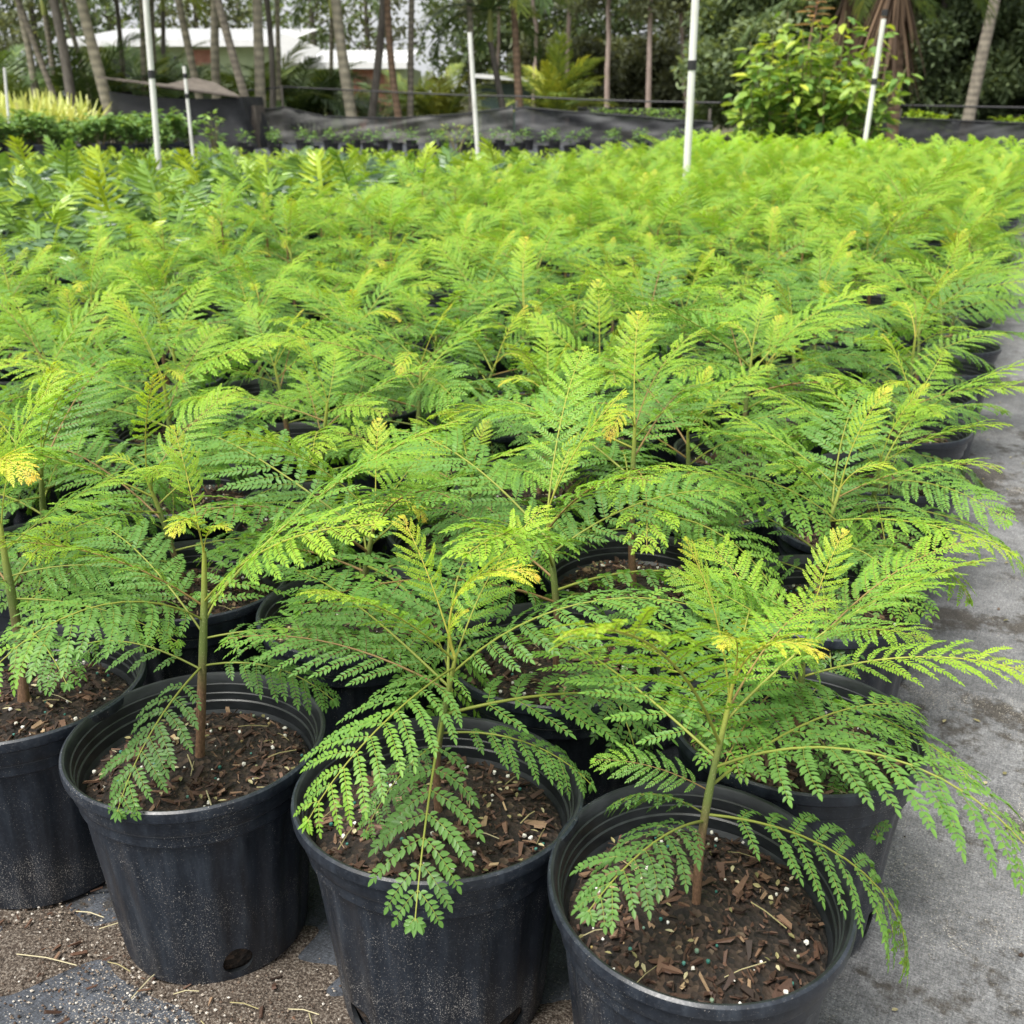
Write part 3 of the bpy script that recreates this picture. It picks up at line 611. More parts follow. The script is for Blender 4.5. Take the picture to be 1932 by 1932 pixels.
# ---- spilled sand and soil along the foot of the front row
def spill():
    b = B(); nx, ny = 150, 60; h1, h2 = fnoise(3, 8, 26), fnoise(4, 7, 90); V = np.zeros((nx, ny, 3))
    o = P0 - ROW * 1.22
    for a in range(nx):
        for c in range(ny):
            s = a / (nx - 1) * 1.3; q = -.085 + (c / (ny - 1) - .5) * .42
            x, y = o + ROW * s + COL * q
            e = math.exp(-((q + .065 + .09 * h1(s * .6, 0) + .05 * h1(x * .9, y * .9)) / .08) ** 2) * min(1, (1.3 - s) * 4, s * 6 + .3)
            V[a, c] = x, y, .0015 + max(0, e * (.62 + .55 * h1(x, y)) - .18) * .024 + .0014 * h2(x, y) * e
    F = [(a * ny + c, (a + 1) * ny + c, (a + 1) * ny + c + 1, a * ny + c + 1) for a in range(nx - 1) for c in range(ny - 1)]
    b.add(V, F); tag(b.obj('sand_spill', M['sandspill']), 'spilled sand and soil heaped around the feet of the front pots', 'sand', None, 'stuff')
    g = B(); r_ = np.random.default_rng(77)
    for k in range(6500):
        s = r_.uniform(0, 1.25); q = r_.normal(-.125, .05) - (abs(r_.normal(0, .12)) if k % 3 == 0 else 0); x, y = o + ROW * s + COL * q; z = .006
        pebble(g, (x, y, z + r_.uniform(0, .007) * math.exp(-((q + .09) / .08) ** 2) * 1.4), min(r_.gamma(2, .00055) + .0005, .0026), r_.uniform() ** .9, r_, 0)
    for k in range(120):
        s = r_.uniform(0, 1.2); q = r_.normal(-.13, .06); x, y = o + ROW * s + COL * q; l = r_.uniform(.005, .022)
        chunk(g, (x, y, .013), (l, l * .4, .003), (r_.normal(0, .3), r_.normal(0, .3), r_.uniform(0, 6)), np.clip(r_.normal(.5, .25), 0, 1), r_, 1)
    for k in range(26):
        s = r_.uniform(0, 1.2); q = r_.normal(-.14, .08); x, y = o + ROW * s + COL * q; th = r_.uniform(0, 6.3); l = r_.uniform(.03, .11); d = np.array([math.cos(th), math.sin(th), 0]) * l / 2
        tube(g, [np.array([x, y, .015]) - d, np.array([x, y, .018]), np.array([x, y, .014]) + d], .0008, 4, r_.uniform(.5, 1), 2)
    tag(g.obj('spilled_grit', [M['grain'], M['chips'], M['litter']], smooth=False), 'loose sand grains, bark chips and straw strewn before the front pots', 'grit', None, 'stuff')
    g = B()
    for k in range(420):
        s = r_.uniform(.1, 2.2); q = r_.uniform(-.6, 6); x, y = P0 + ROW * s + COL * q
        if k % 5: pebble(g, (x, y, .010), r_.gamma(2, .0007) + .0006, r_.uniform(), r_, 0)
        else: chunk(g, (x, y, .010), (r_.uniform(.004, .014), .004, .002), (0, 0, r_.uniform(0, 6)), r_.uniform(.2, .9), r_, 1)
    for k in range(150):
        s = r_.uniform(.12, .75) if k % 3 else r_.uniform(.12, 2.2); q = r_.uniform(-.5, 4); x, y = P0 + ROW * s + COL * q; th = r_.uniform(0, 6.3)
        leaves(g, np.array([[x, y, .012]]), np.array([[math.cos(th), math.sin(th), .05]]), np.array([[r_.normal(0, .2), r_.normal(0, .2), 1]]), r_.uniform(.009, .016), .006, r_.uniform(0, .8), .1, .1, 2)
    tag(g.obj('path_grit', [M['grain'], M['chips'], M['litter']], smooth=False), 'fine grit, bark crumbs and dry leaflets scattered on the grey path', 'grit', None, 'stuff')
spill()

# ------------------------------------------------------------------ lobed-leaf bed to the left
def lobed_leaf(b, base, az, el, stalk, L, W, age, r_):
    d = np.array([math.cos(az) * math.cos(el), math.sin(az) * math.cos(el), math.sin(el)]); s = np.array([-math.sin(az), math.cos(az), 0]); up = np.cross(d, s)
    P = []; p = np.array(base, float); cur = d
    for k in range(9):
        P.append(p.copy()); cur = nrm(cur + np.array([math.cos(az) * .05, math.sin(az) * .05, -.16 if k > 2 else -.03])); p = p + cur * (stalk + L) / 8
    P = np.array(P); tube(b, P, np.linspace(.006, .002, 9), 4, age, 0)
    f0 = stalk / (stalk + L); m = 8; tt = np.linspace(0, 1, 9)
    us = f0 + (1 - f0) * np.linspace(.03, .93, m); I = np.stack([np.interp(us, tt, P[:, c]) for c in range(3)], 1)
    env = np.interp(np.linspace(0, 1, m), [0, .3, .7, 1], [.75, 1, .8, .45])
    for sg in (1, -1):
        a = np.radians(np.linspace(74, 26, m) + r_.normal(0, 5, m))[:, None]; s = nrm(np.cross(up, cur))
        D = np.cos(a) * cur + sg * np.sin(a) * s + up * .18
        leaves(b, I, D, np.repeat(up[None], m, 0) + r_.normal(0, .2, (m, 3)), W * .60 * env * r_.uniform(.8, 1.15, m), L * .085, np.clip(age + r_.normal(0, .05, m), 0, 1), .1, .18)
    leaves(b, P[-2:-1], cur[None], up[None], L * .3, L * .14, age, .1, .1)
    q = len(us); Vc = np.concatenate([I - s * W * .05, I + s * W * .05]); b.add(Vc, [(k, k + 1, q + k + 1, q + k) for k in range(q - 1)], age)
LB = []
for v in range(6):
    r_ = np.random.default_rng(60 + v); b = B(); n = 17
    for k in range(n):
        u = k / (n - 1); az = k * 2.4 + r_.normal(0, .3); el = R(22 + 54 * u + r_.normal(0, 12)); base = (math.cos(az) * .03, math.sin(az) * .03, .22 + r_.uniform(0, .04))
        lobed_leaf(b, base, az, el, r_.uniform(.14, .26), r_.uniform(.20, .30), r_.uniform(.20, .28), np.clip(.04 + .62 * u ** 2.4 + r_.normal(0, .17), 0, 1), r_)
    LB.append(b.mesh('foliage', M['lobed']))
nl = 0
for i in range(0, 14):
    for j in range(0, 17):
        r_ = np.random.default_rng(20000 + i * 50 + j); p = P0 - ROW * (A_P * 10.5 + .36 + i * .43) + COL * (2.2 + j * .43) + r_.normal(0, .03, 2)
        X, Y_, Z = seen((p[0], p[1], .45))
        if -120 < X < 1100 and Z < 9.6:
            t = empty('lobed_leaf_plant', (p[0], p[1], .006), r_.uniform(0, 6.28)); f = link('foliage', LB[(i * 3 + j) % 6], t); s = r_.uniform(.82, 1.02); f.scale = (s, s, s * 1.0)
            link('pot', POT_FAR, t); 
            so_ = link('soil', SOILS[(i + j) % 4], t)
            tag(t, 'bushy plant with deeply lobed glossy leaves in the bed left of the feathery seedlings', 'potted plant', 'lobed-leaf plants in the bed beside the seedlings'); nl += 1

# ------------------------------------------------------------------ low plants and pots before the fence
low = B(); r_ = np.random.default_rng(5)
n = 9000; xs = r_.uniform(-6.5, 2.2, n); ys = r_.uniform(11.3, 16.5, n); ok = (np.sin(ys * 5.2) > -.55); xs, ys = xs[ok], ys[ok]; n = len(xs)
th = r_.uniform(0, 6.28, n); leaves(low, np.stack([xs, ys, r_.uniform(.02, .34, n)], 1), np.stack([np.cos(th), np.sin(th), r_.uniform(.1, 1.2, n)], 1), np.tile([0, 0, 1.], (n, 1)) + r_.normal(0, .3, (n, 3)), r_.uniform(.07, .13, n), r_.uniform(.03, .05, n), np.clip(r_.normal(.6, .25, n), 0, 1))
for k in range(0, n, 4): tube(low, [(xs[k], ys[k], 0), (xs[k] + .01, ys[k], .16), (xs[k], ys[k] + .01, .30)], .006, 3, .3)
tag(low.obj('ground_cover', M['lime']), 'low bright lime green plants in a strip beyond the lobed-leaf bed', 'ground cover', None, 'stuff')
def sprig_pot():
    t = empty('potted_sprig', (0, 0, .006)); b = B(); tube(b, [(0, 0, 0), (0, 0, .2), (0, 0, .21)], [.1, .12, .13], 16, .5, 0); b.add([(math.cos(a) * .118, math.sin(a) * .118, .19) for a in np.linspace(0, 6.283, 17)[:-1]], [tuple(range(16))]); b.obj('pot', M['black'], t)
    b = B(); r_ = np.random.default_rng(2); n = 26; th = r_.uniform(0, 6.28, n); z = r_.uniform(.26, .46, n); q = r_.uniform(.0, .1, n)
    leaves(b, np.stack([np.cos(th) * q, np.sin(th) * q, z], 1), np.stack([np.cos(th), np.sin(th), r_.uniform(-.3, .6, n)], 1), np.tile([0, 0, 1.], (n, 1)), .1, .045, r_.uniform(0, .7, n)); tube(b, [(0, 0, .18), (0, 0, .44)], .006, 5, .1); b.obj('foliage', M['shrub'], t); return t
sp0 = None; 
for a in range(16):
    for c in range(3):
        q = np.array([-5.6 + a * .62 + c * .2, 21.5 + c * 1.5]) + rng.normal(0, .06, 2)
        if sp0 is None: sp0 = o = sprig_pot()
        else: o = copy_tree(sp0)
        o.location = (q[0], q[1], .006); o.rotation_euler.z = rng.uniform(0, 6.28); tag(o, 'small black pot with a sprig of leaves on the dark cloth before the sagging fence', 'potted plant', 'small pots before the fence')

def shrub_pot(seed):
    t = empty('potted_shrub', (0, 0, .006)); link('pot', POT_FAR, t); r_ = np.random.default_rng(seed); b = B(); st = B()
    for k in range(7):
        th = k * 2.4; top = np.array([math.cos(th) * r_.uniform(.08, .26), math.sin(th) * r_.uniform(.08, .26), r_.uniform(.48, .74)]); tube(st, [(math.cos(th) * .02, math.sin(th) * .02, .22), top * [.6, .6, .7], top], [.008, .006, .004], 5)
        n = 42; u = r_.uniform(.45, 1.05, n)[:, None]; a = r_.uniform(0, 6.28, n)
        leaves(b, top * np.concatenate([u, u, .35 + .65 * u], 1) + r_.normal(0, .03, (n, 3)), np.stack([np.cos(a), np.sin(a), r_.uniform(-.5, .5, n)], 1), np.tile([0, 0, 1.], (n, 1)) + r_.normal(0, .3, (n, 3)), r_.uniform(.09, .15, n), r_.uniform(.04, .06, n), np.clip(r_.normal(.35, .2, n) + .35 * u[:, 0] - .2, 0, 1))
    b.obj('foliage', M['shrub'], t); st.obj('stem', M['twig'], t); return t
pr = [shrub_pot(31), shrub_pot(32)]; used = [0, 0]
for a in range(11):
    for c in range(3):
        hs_ = rng.uniform(.85, 1.18)
        x = -10.6 + a * .46 + c * .1; y = 18.6 + c * .62 + a * .06; v = (a + c) % 2
        o = pr[v] if not used[v] else copy_tree(pr[v]); used[v] = 1; o.location = (x, y, .006); o.scale = (hs_, hs_, hs_); o.rotation_euler.z = rng.uniform(0, 6.28)
        tag(o, 'leafy green shrub in black pot, in the rows before the tarp-covered stack', 'potted plant', 'potted shrubs in rows')
# one loose sprig with palmate leaves before the tarp
def spiky(seed):
    r_ = np.random.default_rng(seed); b = B(); n = 34; a = np.arange(n) * 2.4; el = np.radians(np.linspace(35, 84, n) + r_.normal(0, 6, n))
    D = np.stack([np.cos(a) * np.cos(el), np.sin(a) * np.cos(el), np.sin(el)], 1); blades(b, np.stack([np.cos(a) * .03, np.sin(a) * .03, np.full(n, .25)], 1), D, np.stack([-np.cos(a) * .6, -np.sin(a) * .6, np.full(n, .6)], 1), r_.uniform(.75, 1.15, n), .085, np.clip(r_.normal(.6, .25, n), 0, 1), .12)
    return b.mesh('foliage', M['spiky'])
SPK = [spiky(1), spiky(2), spiky(3)]
for a in range(8):
    for c in range(4):
        x, y = -13.4 + a * .52 + c * .15, 23.0 + c * .6; t = empty('spiky_plant', (x, y, .006), rng.uniform(0, 6.28)); link('foliage', SPK[(a + c) % 3], t); link('pot', POT_FAR, t)
        tag(t, 'pale yellow sword-leaved plant in the bed behind the leafy shrubs', 'potted plant', 'pale spiky plants in the bed')

# ------------------------------------------------------------------ white poles
def pole(x0, y0, x1, y1, Y, rad, label, band=None, top=None):
    a, c = at(x0, y0, Y), at(x1, y1, Y); d = (a - c) / (a[2] - c[2]); g = c - d * c[2] - d * .02; zt = top if top else a[2]; e = g + d * zt
    t = empty('pole', g); b = B(); tube(b, np.array([g, (g + e) / 2, e]) - g, rad, 14, .5, 0, True); b.obj('pipe', M['pvc'], t)
    if band:
        for bx in band:
            p = at(x1, bx, Y); zz = p[2]; b = B(); q = d * zz; tube(b, [q - d * .03, q + d * .03], rad * 1.18, 14, .5, 0, True); b.obj('clamp', M['black'], t)
    tag(t, label, 'pole', 'white pipe poles in the beds')
pole(275, 0, 297, 280, 9.4, .024, 'tall white pipe pole with a black band, before the tarp-covered stack', [135], 3.2)
pole(347, 122, 357, 222, 15.5, .022, 'short white pipe pole standing close before the tarp-covered stack', [140, 178])
pole(8, 125, 13, 185, 19, .022, 'white pipe pole among the pale spiky plants at the left edge')
pole(886, 57, 900, 268, 12.2, .024, 'white pipe pole standing before the middle of the sagging black fence')
pole(1312, 0, 1296, 312, 7.7, .025, 'tallest white pipe pole, rising from the middle of the seedling bed', [117], 3.2)
pole(1668, 32, 1632, 268, 12.2, .026, 'leaning white pipe pole in front of the big leafy bush', [150, 20])

# ------------------------------------------------------------------ shade-cloth fences
def fence(top, Y0, Y1, bot, label, mat, posts=(), wire=None):
    """top: list of (x, y) of the cloth's upper edge in the photograph; distance runs Y0..Y1"""
    x0, x1 = top[0][0], top[-1][0]; n = max(24, int((x1 - x0) / 9)); xs = np.linspace(x0, x1, n); ys = np.interp(xs, *zip(*top))
    Ys = Y0 + (Y1 - Y0) * (xs - x0) / (x1 - x0); m = 14; h = fnoise(int(x0) + 3, 7, 3.1); h2 = fnoise(int(x0) + 9, 6, 7.0); V = np.zeros((n, m, 3))
    for k in range(n):
        p = at(xs[k], ys[k], Ys[k])
        for q in range(m):
            u = q / (m - 1); z = p[2] * (1 - u) + bot * u
            V[k, q] = p[0], p[1] + .11 * h(p[0] * .9 + z * 2.2, z) + .05 * h2(p[0] * 1.1 - z * 4, z * 2), z
    t = empty('shade_fence', (V[n // 2, 0, 0], V[n // 2, 0, 1], .004)); o = np.array(t.location); b = B(); V -= o
    F = [(k * m + q, k * m + q + 1, (k + 1) * m + q + 1, (k + 1) * m + q) for k in range(n - 1) for q in range(m - 1)]; b.add(V, F); b.obj('cloth', mat, t)
    tb = B(); tube(tb, V[:, 0] + [0, -.012, 0], .018, 6); tb.obj('hem', M['tarp'], t)
    for px, pt in posts:
        Yp = Y0 + (Y1 - Y0) * (px - x0) / (x1 - x0); p = at(px, pt, Yp + .12) - o; b = B(); tube(b, [(p[0], p[1], .0), (p[0], p[1], p[2])], .03, 8, .5, 0, True); b.obj('post', M['grey_trunk'], t)
    if wire:
        b = B(); W = np.array([at(x, y, Y0 + (Y1 - Y0) * (x - x0) / (x1 - x0) + .12) for x, y in wire]) - o; tube(b, W, .022, 6); b.obj('wire', M['black'], t)
    tag(t, label, 'fence')
fence([(452, 212), (480, 208), (538, 202), (560, 208), (610, 219), (680, 222), (760, 222), (860, 216), (930, 207), (968, 203)], 28, 27, .05, 'sagging faded black cloth fence below the palm grove', M['shade_pale'], [(531, 160), (537, 200), (966, 200)], [(450, 172), (540, 164), (700, 172), (880, 180), (980, 182)])
fence([(972, 206), (985, 202), (1080, 211), (1200, 219), (1270, 226), (1345, 230)], 26, 24.5, .05, 'taut black cloth fence before the pine wood, below a row of green tops', M['shade'], [(975, 190), (1340, 205)], [(980, 182), (1100, 188), (1240, 192), (1360, 194)])
fence([(1668, 216), (1690, 222), (1780, 226), (1860, 230), (1980, 234)], 24, 23, .05, 'black cloth fence between the big leafy bush and the picture edge', M['shade'], [(1672, 196), (1700, 205)], [(1665, 198), (1760, 200), (1990, 204)])
fence([(1090, 203), (1180, 205), (1260, 206), (1340, 207)], 33, 33, .2, 'far black cloth fence behind a row of low green plants', M['shade'], [], None)

# ------------------------------------------------------------------ tarp-covered stack
def tarp():
    Y = 25.0; a, c = at(215, 255, Y), at(462, 262, Y); t = empty('tarp_covered_stack', ((a[0] + c[0]) / 2, Y + .6, .004)); o = np.array(t.location)
    b = B(); n, m = 60, 16; h, h2 = fnoise(21, 7, 4.5), fnoise(22, 6, 9); L0, L1 = a[0], c[0]
    top = lambda x: at(np.interp(x, [L0, L1], [215, 462]), np.interp(x, [L0, L0 + .6, L0 + 1.5, L1 - .5, L1], [172, 180, 186, 186, 182]), Y)[2]
    path = [(L0, Y + 1.6), (L0, Y), (L1 + .0, Y), (L1 + .1, Y + 1.6)]
    seg = [0, 1.6, 1.6 + L1 - L0, 3.2 + L1 - L0]; V = np.zeros((n, m, 3))
    for k in range(n):
        s = seg[-1] * k / (n - 1); x = np.interp(s, seg, [p[0] for p in path]); y = np.interp(s, seg, [p[1] for p in path]); zt = top(x)
        for q in range(m):
            u = q / (m - 1); z = zt * (1 - u) + .01 * u; f = (.05 + .12 * u) * (h(s * 1.5 + z * .6, 0) + .5 * h2(s * 1.3, z))
            V[k, q] = x + (f if s < 1.6 or s > seg[2] else 0) + u * (.16 if s > seg[2] else 0), y - f - u * .05, z
    b.add(V - o, [(k * m + q, k * m + q + 1, (k + 1) * m + q + 1, (k + 1) * m + q) for k in range(n - 1) for q in range(m - 1)]); b.obj('tarp', M['tarp'], t)
    b = B()  # warped boards on top
    for (x0, y0, Ya), (x1, y1, Yb), (x2, y2, Yc), (x3, y3, Yd) in [((184, 147, Y - .3), (452, 184, Y - .3), (440, 176, Y + 2.), (200, 149, Y + 2.2)), ((300, 166, Y + .3), (452, 184.5, Y - .25), (405, 158, Y + 1.8), (365, 149, Y + 1.8))]:
        q = np.array([at(x0, y0, Ya), at(x1, y1, Yb), at(x2, y2, Yc), at(x3, y3, Yd)]) - o; dz = np.array([0, 0, .035])
        b.add(np.concatenate([q, q + dz]), [(0, 3, 2, 1), (4, 5, 6, 7), (0, 1, 5, 4), (1, 2, 6, 5), (2, 3, 7, 6), (3, 0, 4, 7)])
    b.obj('board_top', M['board_brown'], t, False)
    b = B(); r_ = np.random.default_rng(4)
    for k in range(5): x = L0 + .5 + k * .52; box(b, (x - o[0], .0, .0), (x + .44 - o[0], .9, .9 + .05 * (k % 2)))
    b.obj('crates', M['board_brown'], t, False); tag(t, 'low stack under black tarp with warped brown boards on top', 'covered stack')
tarp()

# ------------------------------------------------------------------ big leafy bush
def big_bush():
    Y = 14.2; c = at(1508, 268, Y); t = empty('leafy_bush', (c[0], Y, .004)); r_ = np.random.default_rng(12); b, st = B(), B()
    for k in range(46):
        th = r_.uniform(0, 6.28); q = 1.18 * math.sqrt(r_.uniform()); bx, by = q * math.cos(th), q * math.sin(th) * .8
        hh = (1.95 - .62 * (q / 1.18) ** 2) * r_.uniform(.62, 1.14); base = np.array([bx * .55, by * .55, 0]); top = np.array([bx * 1.02 + r_.normal(0, .06), by, hh])
        mid = (base + top) / 2 + r_.normal(0, .05, 3); pts = np.array([base, mid, top]); tube(st, pts, [.014, .010, .005], 6)
        n = int(r_.integers(44, 62)); u = r_.uniform(.12, 1.0, n) ** .8; I = np.stack([np.interp(u, [0, .5, 1], pts[:, q_]) for q_ in range(3)], 1); a = r_.uniform(0, 6.28, n)
        P = I + np.stack([np.cos(a), np.sin(a), np.zeros(n)], 1) * r_.uniform(.02, .12, n)[:, None]
        leaves(b, P, np.stack([np.cos(a), np.sin(a), r_.uniform(-.55, .35, n)], 1), np.tile([0, 0, 1.], (n, 1)) + r_.normal(0, .35, (n, 3)), r_.uniform(.11, .22, n), r_.uniform(.06, .11, n), np.clip(r_.normal(.45, .2, n) + .35 * (u - .5) + .15 * (I[:, 2] / 2 - .5), 0, 1), .12, .25)
    b.obj('foliage', M['broad'], t); st.obj('stems', M['twig'], t)
    b = B(); x = at(1522, 60, Y)[0] - c[0]
    P = np.array([[x - .02, -.2, 1.3], [x, -.2, 1.75], [x + .05, -.2, 2.1], [x + .02, -.2, 2.35]]); tube(b, P, [.012, .01, .007, .004], 6, .4)
    n = 24; u = np.linspace(.4, 1, n); I = np.stack([np.interp(u, [0, .33, .66, 1], P[:, q_]) for q_ in range(3)], 1); a = np.arange(n) * 2.6
    leaves(b, I, np.stack([np.cos(a), np.sin(a), np.full(n, .5)], 1), np.tile([0, 0, 1.], (n, 1)), .22, .07, r_.uniform(0, 1, n), .1, .5); b.obj('new_shoot', M['pink'], t)
    tag(t, 'big leafy lime green bush with a pinkish shoot on top, behind the seedling bed', 'bush')
big_bush()
def small_sprig(x, y, Y, h, wd, label, mat, seed, n=150, L=.12, group=None):
    r_ = np.random.default_rng(seed); g = at(x, y, Y); t = empty('leafy_plant', (g[0], Y, .004)); b, st = B(), B(); z0 = max(0, g[2] - h)
    for k in range(5):
        th = k * 2.4; tp = np.array([math.cos(th) * wd * .6, math.sin(th) * wd * .4, g[2] * r_.uniform(.8, 1)]); tube(st, [(0, 0, 0), tp * [.4, .4, .6], tp], [.012, .009, .004], 5)
    u = r_.uniform(0, 1, n); a = r_.uniform(0, 6.28, n); q = wd * np.sqrt(r_.uniform(0, 1, n)) * (1 - .3 * u)
    leaves(b, np.stack([np.cos(a) * q, np.sin(a) * q * .6, z0 + (g[2] - z0) * u], 1), np.stack([np.cos(a), np.sin(a), r_.uniform(-.3, .7, n)], 1), np.tile([0, 0, 1.], (n, 1)) + r_.normal(0, .35, (n, 3)), r_.uniform(.7, 1.2, n) * L, L * .42, np.clip(r_.normal(.5, .2, n) + .2 * u, 0, 1)); b.obj('foliage', mat, t); st.obj('stem', M['twig'], t)
    tag(t, label, 'plant', group)
small_sprig(398, 210, 17.5, .55, .16, 'lone sprig with spread leaves before the black tarp', M['shrub'], 3, 46, .13)
small_sprig(862, 236, 20, .4, .45, 'thin pale weed growing against the sagging fence', M['broad'], 4, 90, .08)
for k, (x, y, wd) in enumerate([(1130, 207, .3), (1165, 208, .3), (1215, 206, .4), (1250, 207, .4), (1285, 205, .5), (1310, 208, .35)]):
    small_sprig(x, y, 30.5, .3, wd, 'low green plant whose top shows above the taut black fence', M['shrub'], 50 + k, 130, .12, 'green plants behind the taut fence')
for k, (x, y, wd) in enumerate([(1700, 212, .45), (1745, 212, .4), (1768, 218, .3), (1905, 222, .5), (1930, 226, .5)]):
    small_sprig(x, y, 26.5, .35, wd, 'lime green plant peeping over the black fence near the leaning grey palm', M['lime'], 70 + k, 120, .16, 'lime plants behind the black fence')

# ------------------------------------------------------------------ palms
def palm_frond(seed, L=2.3, n=38, ll=.55, droop=1.3, age=.4, lw=.035):
    r_ = np.random.default_rng(seed); b = B(); q = 14; th = -droop * np.linspace(0, 1, q) ** 1.4; T = np.stack([np.cos(th), 0 * th, np.sin(th)], 1)
    P = np.concatenate([[[0, 0, 0]], np.cumsum(T[:-1] * L / (q - 1), 0)]); tube(b, P, np.linspace(.028, .006, q), 5, age)
    us = np.linspace(.16, .99, n); tt = np.linspace(0, 1, q); I = np.stack([np.interp(us, tt, P[:, c]) for c in range(3)], 1); t2 = nrm(np.stack([np.interp(us, tt, T[:, c]) for c in range(3)], 1))
    env = np.interp(us, [.1, .35, .75, 1], [.6, 1, .85, .4]); Nn = np.stack([-t2[:, 2], 0 * us, t2[:, 0]], 1)
    for sg in (1, -1):
        a = np.radians(np.linspace(68, 30, n) + r_.normal(0, 6, n))[:, None]; D = np.cos(a) * t2 + sg * np.sin(a) * np.array([0, 1., 0]) + Nn * (.25 + r_.normal(0, .1, n)[:, None])
        blades(b, I, D, Nn, ll * env * r_.uniform(.85, 1.1, n), lw, np.clip(age + r_.normal(0, .1, n), 0, 1), r_.uniform(.25, .55, n))
    return b
PF = [palm_frond(s, droop=d, age=a).mesh('palm_frond', M['palm']) for s, d, a in ((1, 1.3, .42), (2, 1.7, .3), (3, 1.0, .5), (4, 2.0, .22))]
PFY = [palm_frond(s + 10, L=1.75, ll=.45, n=44, droop=d, age=a, lw=.035).mesh('palm_frond', M['palm']) for s, d, a in ((1, 1.1, .85), (2, 1.5, .78), (3, .8, .95), (4, 1.7, 1.0))]
PFM = [palm_frond(s + 20, L=2.1, n=40, droop=d, age=a).mesh('palm_frond', M['palm']) for s, d, a in ((1, 1.1, .62), (2, 1.5, .5), (3, .8, .72), (4, 1.7, .8))]
def put_frond(me, t, base, az, el, s):
    o = link('frond', me, t); o.location = base; o.rotation_euler = (Matrix.Rotation(az, 3, 'Z') @ Matrix.Rotation(-el, 3, 'Y')).to_euler(); o.scale = (s, s, s)
def palm(x0, y0, x1, y1, Y, wpx, ztop, label, seed, mat='palm_trunk', nf=11, shaft=True, skirt=False, fs=1.0):
    a, c = at(x0, y0, Y), at(x1, y1, Y); d = (a - c) / (a[2] - c[2]); g = c - d * c[2]; r_ = np.random.default_rng(seed); rad = wpx / FPX * Y / 2
    t = empty('palm_tree', g); b = B(); n = 16; u = np.linspace(0, 1, n); cv = r_.normal(0, .06, 2)
    pts = np.stack([d[0] * ztop * u + cv[0] * np.sin(u * 3.1), d[1] * ztop * u + cv[1] * np.sin(u * 3.1), ztop * u], 1)
    tube(b, pts, np.interp(u, [0, .08, 1], [rad * 1.35, rad * 1.05, rad * .8]) * r_.uniform(.97, 1.03, n), 12); b.obj('trunk', M[mat], t); top = pts[-1]
    if shaft: b = B(); tube(b, [top - [0, 0, .05], top + [0, 0, .35], top + [0, 0, .75]], [rad * .95, rad * .9, rad * .45], 10); b.obj('crownshaft', M['crownshaft'], t); top = top + [0, 0, .7]
    for k in range(nf): put_frond((PFM if r_.uniform() < .45 else PF)[int(r_.integers(4))], t, top, k * 2.4 + r_.normal(0, .2), R(r_.uniform(2, 60)), fs * r_.uniform(.8, 1.05))
    if skirt:
        b = B(); m = 170; th = r_.uniform(0, 6.28, m); blades(b, np.stack([np.cos(th) * rad * .9, np.sin(th) * rad * .9, r_.uniform(-.9, .1, m)], 1) + pts[-1], np.stack([np.cos(th) * .45, np.sin(th) * .45, np.full(m, -1.)], 1), np.stack([np.cos(th), np.sin(th), np.zeros(m)], 1), r_.uniform(.7, 1.5, m), .05, r_.uniform(0, 1, m), .1); b.obj('dead_fronds', M['dead_palm'], t)
    tag(t, label, 'palm', 'palms behind the nursery fences')
PL = [ # x,y upper -> x,y lower, distance, width px, trunk top z, label
 (33, 0, 107, 197, 29, 11, 4.2, 'thin curving palm leaning left across its straighter neighbour'), (38, 30, 62, 185, 30, 13, 4.0, 'grey palm stem at the left end of the grove'),
 (95, 0, 131, 192, 28, 17, 4.6, 'stout palm leaning left, second thick trunk of the grove'), (155, 0, 207, 205, 27.5, 20, 4.4, 'thick pale palm leaning left beside the tarp-covered stack'),
 (82, 0, 100, 165, 33, 12, 4.0, 'dark palm trunk deep between the two thick leaning palms'), (132, 50, 172, 195, 31, 9, 3.8, 'thin dark palm just left of the thick pale palm'),
 (220, 20, 230, 140, 33, 9, 4.2, 'slim palm in front of the left end of the white house roof'), (267, 0, 272, 150, 32, 10, 4.6, 'slim upright palm hidden partly by the tall white pole'),
 (288, 0, 295, 150, 34, 9, 4.4, 'slim dark palm just right of the tall white pole'), (338, 0, 370, 150, 31, 14, 4.5, 'palm leaning left behind the short white pole'),
 (310, 50, 315, 155, 35, 9, 4.3, 'thin palm standing behind the ridge of the tarp boards'), (410, 30, 412, 170, 30, 16, 4.4, 'upright palm standing behind the right part of the tarp boards'),
 (418, 15, 472, 210, 27.5, 15, 4.2, 'leaning palm whose foot stands at the end of the tarp-covered stack'), (485, 0, 492, 205, 28, 19, 4.8, 'thickest upright palm, where the sagging fence begins'),
 (502, 60, 510, 200, 30, 11, 4.2, 'thin palm directly behind the thickest upright palm'), (522, 0, 525, 165, 31, 9, 4.4, 'slim upright palm by the first fence post'),
 (625, 40, 622, 165, 34, 8, 4.0, 'thinnest palm in front of the white gable'), (638, 0, 665, 215, 28, 19, 4.6, 'stout palm with swollen foot left of the red boards'),
 (720, 0, 700, 215, 29, 14, 4.6, 'palm leaning right across the red boards'), (733, 0, 755, 220, 28.5, 13, 4.4, 'palm with dark foot leaning left, right of the red boards'),
 (778, 0, 775, 220, 29, 11, 4.6, 'dark straight palm beside the yellowish palm clump'), (886, 100, 888, 210, 30, 12, 3.6, 'brown palm trunk behind the middle white pole'),
 (918, 40, 948, 200, 30, 12, 3.0, 'palm with green upper shaft leaning left by the dark green shed'), (972, 50, 980, 200, 29, 14, 3.2, 'pale straight palm at the corner where the two fences meet')]
